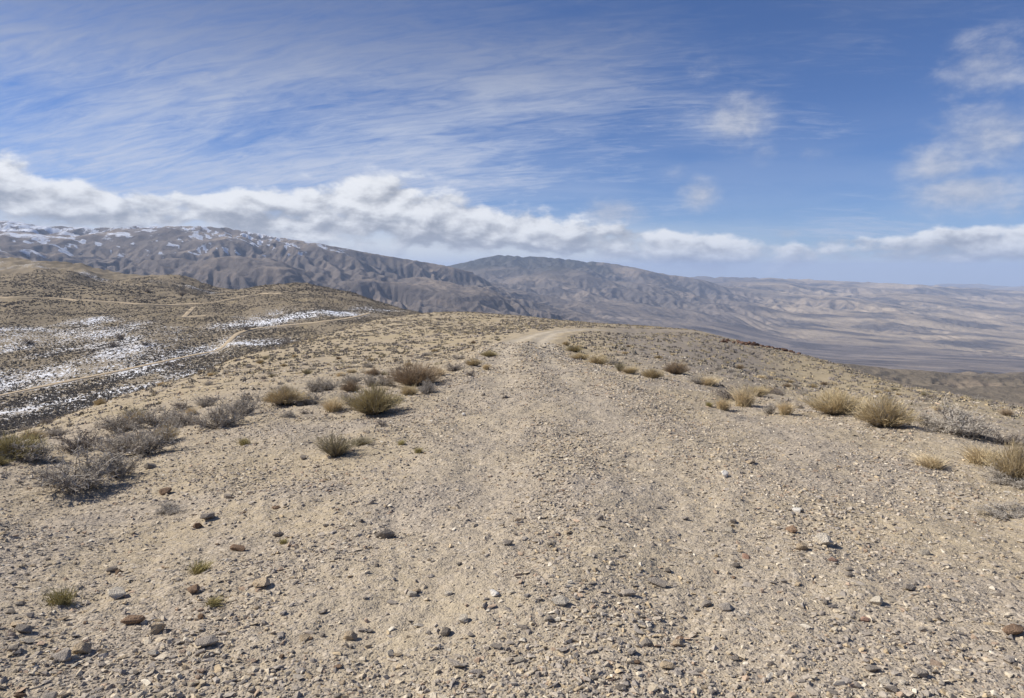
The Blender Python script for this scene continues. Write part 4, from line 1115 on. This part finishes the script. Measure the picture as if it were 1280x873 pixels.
# pale band of high cloud low over the range on the left
veil = T.m('MULTIPLY', T.m('MULTIPLY', T.ss(EL, 0.0, 0.05), T.m('SUBTRACT', 1.0, T.ss(EL, 0.10, 0.24))), T.m('ADD', 0.18, T.m('MULTIPLY', lft, 0.45)))
veil = T.m('MULTIPLY', T.m('MULTIPLY', veil, 0.8), T.ss(T.noise(T.comb(AZ, T.m('MULTIPLY', EL, 6.0), 0), 4.0, 6, 0.6, 0.5), 0.3, 0.65))
skyc = T.mix(1.0, sky.outputs[0], SKY_GAIN := (0.62, 0.80, 1.14, 1), 'MULTIPLY')
c = T.mix(T.m('MAXIMUM', cirm, T.m('MULTIPLY', veil, 0.9)), skyc, T.mix(T.ss(EL, 0.16, 0.36), (6.6, 7.2, 8.7, 1), (3.2, 3.6, 4.8, 1)))
low = T.m('MULTIPLY', T.m('SUBTRACT', 1.0, T.ss(EL, 0.03, 0.085)), T.m('SUBTRACT', 1.0, T.ss(AZ, 0.05, 0.5)))
c = T.mix(T.m('MULTIPLY', low, 0.82), c, (9.2, 9.5, 9.6, 1))
low2 = T.m('MULTIPLY', T.m('SUBTRACT', 1.0, T.ss(EL, 0.005, 0.035)), T.ss(AZ, 0.0, 0.4))
c = T.mix(T.m('MULTIPLY', low2, 0.75), c, (8.2, 8.9, 9.6, 1))
c = T.mix(T.m('MULTIPLY', puffm, 0.78), c, T.mix(T.ss(pn_, 0.3, 0.7), (5.0, 5.3, 6.2, 1), (7.6, 7.7, 8.2, 1)))
c = T.mix(T.m('MULTIPLY', bankm, 0.93), c, cl_col)
bg = T.n('ShaderNodeBackground'); T.put(bg.inputs[0], c); bg.inputs[1].default_value = 0.066
wo = T.n('ShaderNodeOutputWorld'); T.t.links.new(bg.outputs[0], wo.inputs[0])

sl = bpy.data.lights.new('sun', 'SUN'); sl.energy = 4.6; sl.angle = math.radians(0.53); sl.color = (1.0, 0.945, 0.87)
so = bpy.data.objects.new('sun', sl); COL.objects.link(so)
so.rotation_euler = (math.pi / 2 - SUN_EL, 0, -SUN_AZ + math.pi)
# a sun lamp shines along its -Z: with this turn it stands at azimuth SUN_AZ, so turn it to look back
from mathutils import Vector
to_sun = Vector((math.sin(SUN_AZ) * math.cos(SUN_EL), math.cos(SUN_AZ) * math.cos(SUN_EL), math.sin(SUN_EL)))
so.rotation_euler = to_sun.to_track_quat('Z', 'Y').to_euler()

cam = bpy.data.cameras.new('camera'); cam.sensor_width = 36.0; cam.lens = 36.0 * F_PX / 1280.0; cam.clip_start = 0.05; cam.clip_end = 200000
co_ = bpy.data.objects.new('camera', cam); COL.objects.link(co_)
co_.location = EYE; co_.rotation_euler = (math.pi / 2 - PITCH, 0, 0)
scene.camera = co_
scene.render.resolution_x, scene.render.resolution_y = 1024, 698
scene.view_settings.view_transform = 'Standard'; scene.view_settings.look = 'None'; scene.view_settings.gamma = 1.0; scene.view_settings.use_curve_mapping = False
scene.view_settings.exposure = 0.4
scene.cycles.max_bounces = 6; scene.cycles.diffuse_bounces = 3; scene.cycles.volume_bounces = 1; scene.cycles.transparent_max_bounces = 4
scene.cycles.use_denoising = True; scene.cycles.denoiser = 'OPENIMAGEDENOISE'; scene.cycles.denoising_input_passes = 'RGB_ALBEDO_NORMAL'
print('done', round(time.time() - T_START, 1))
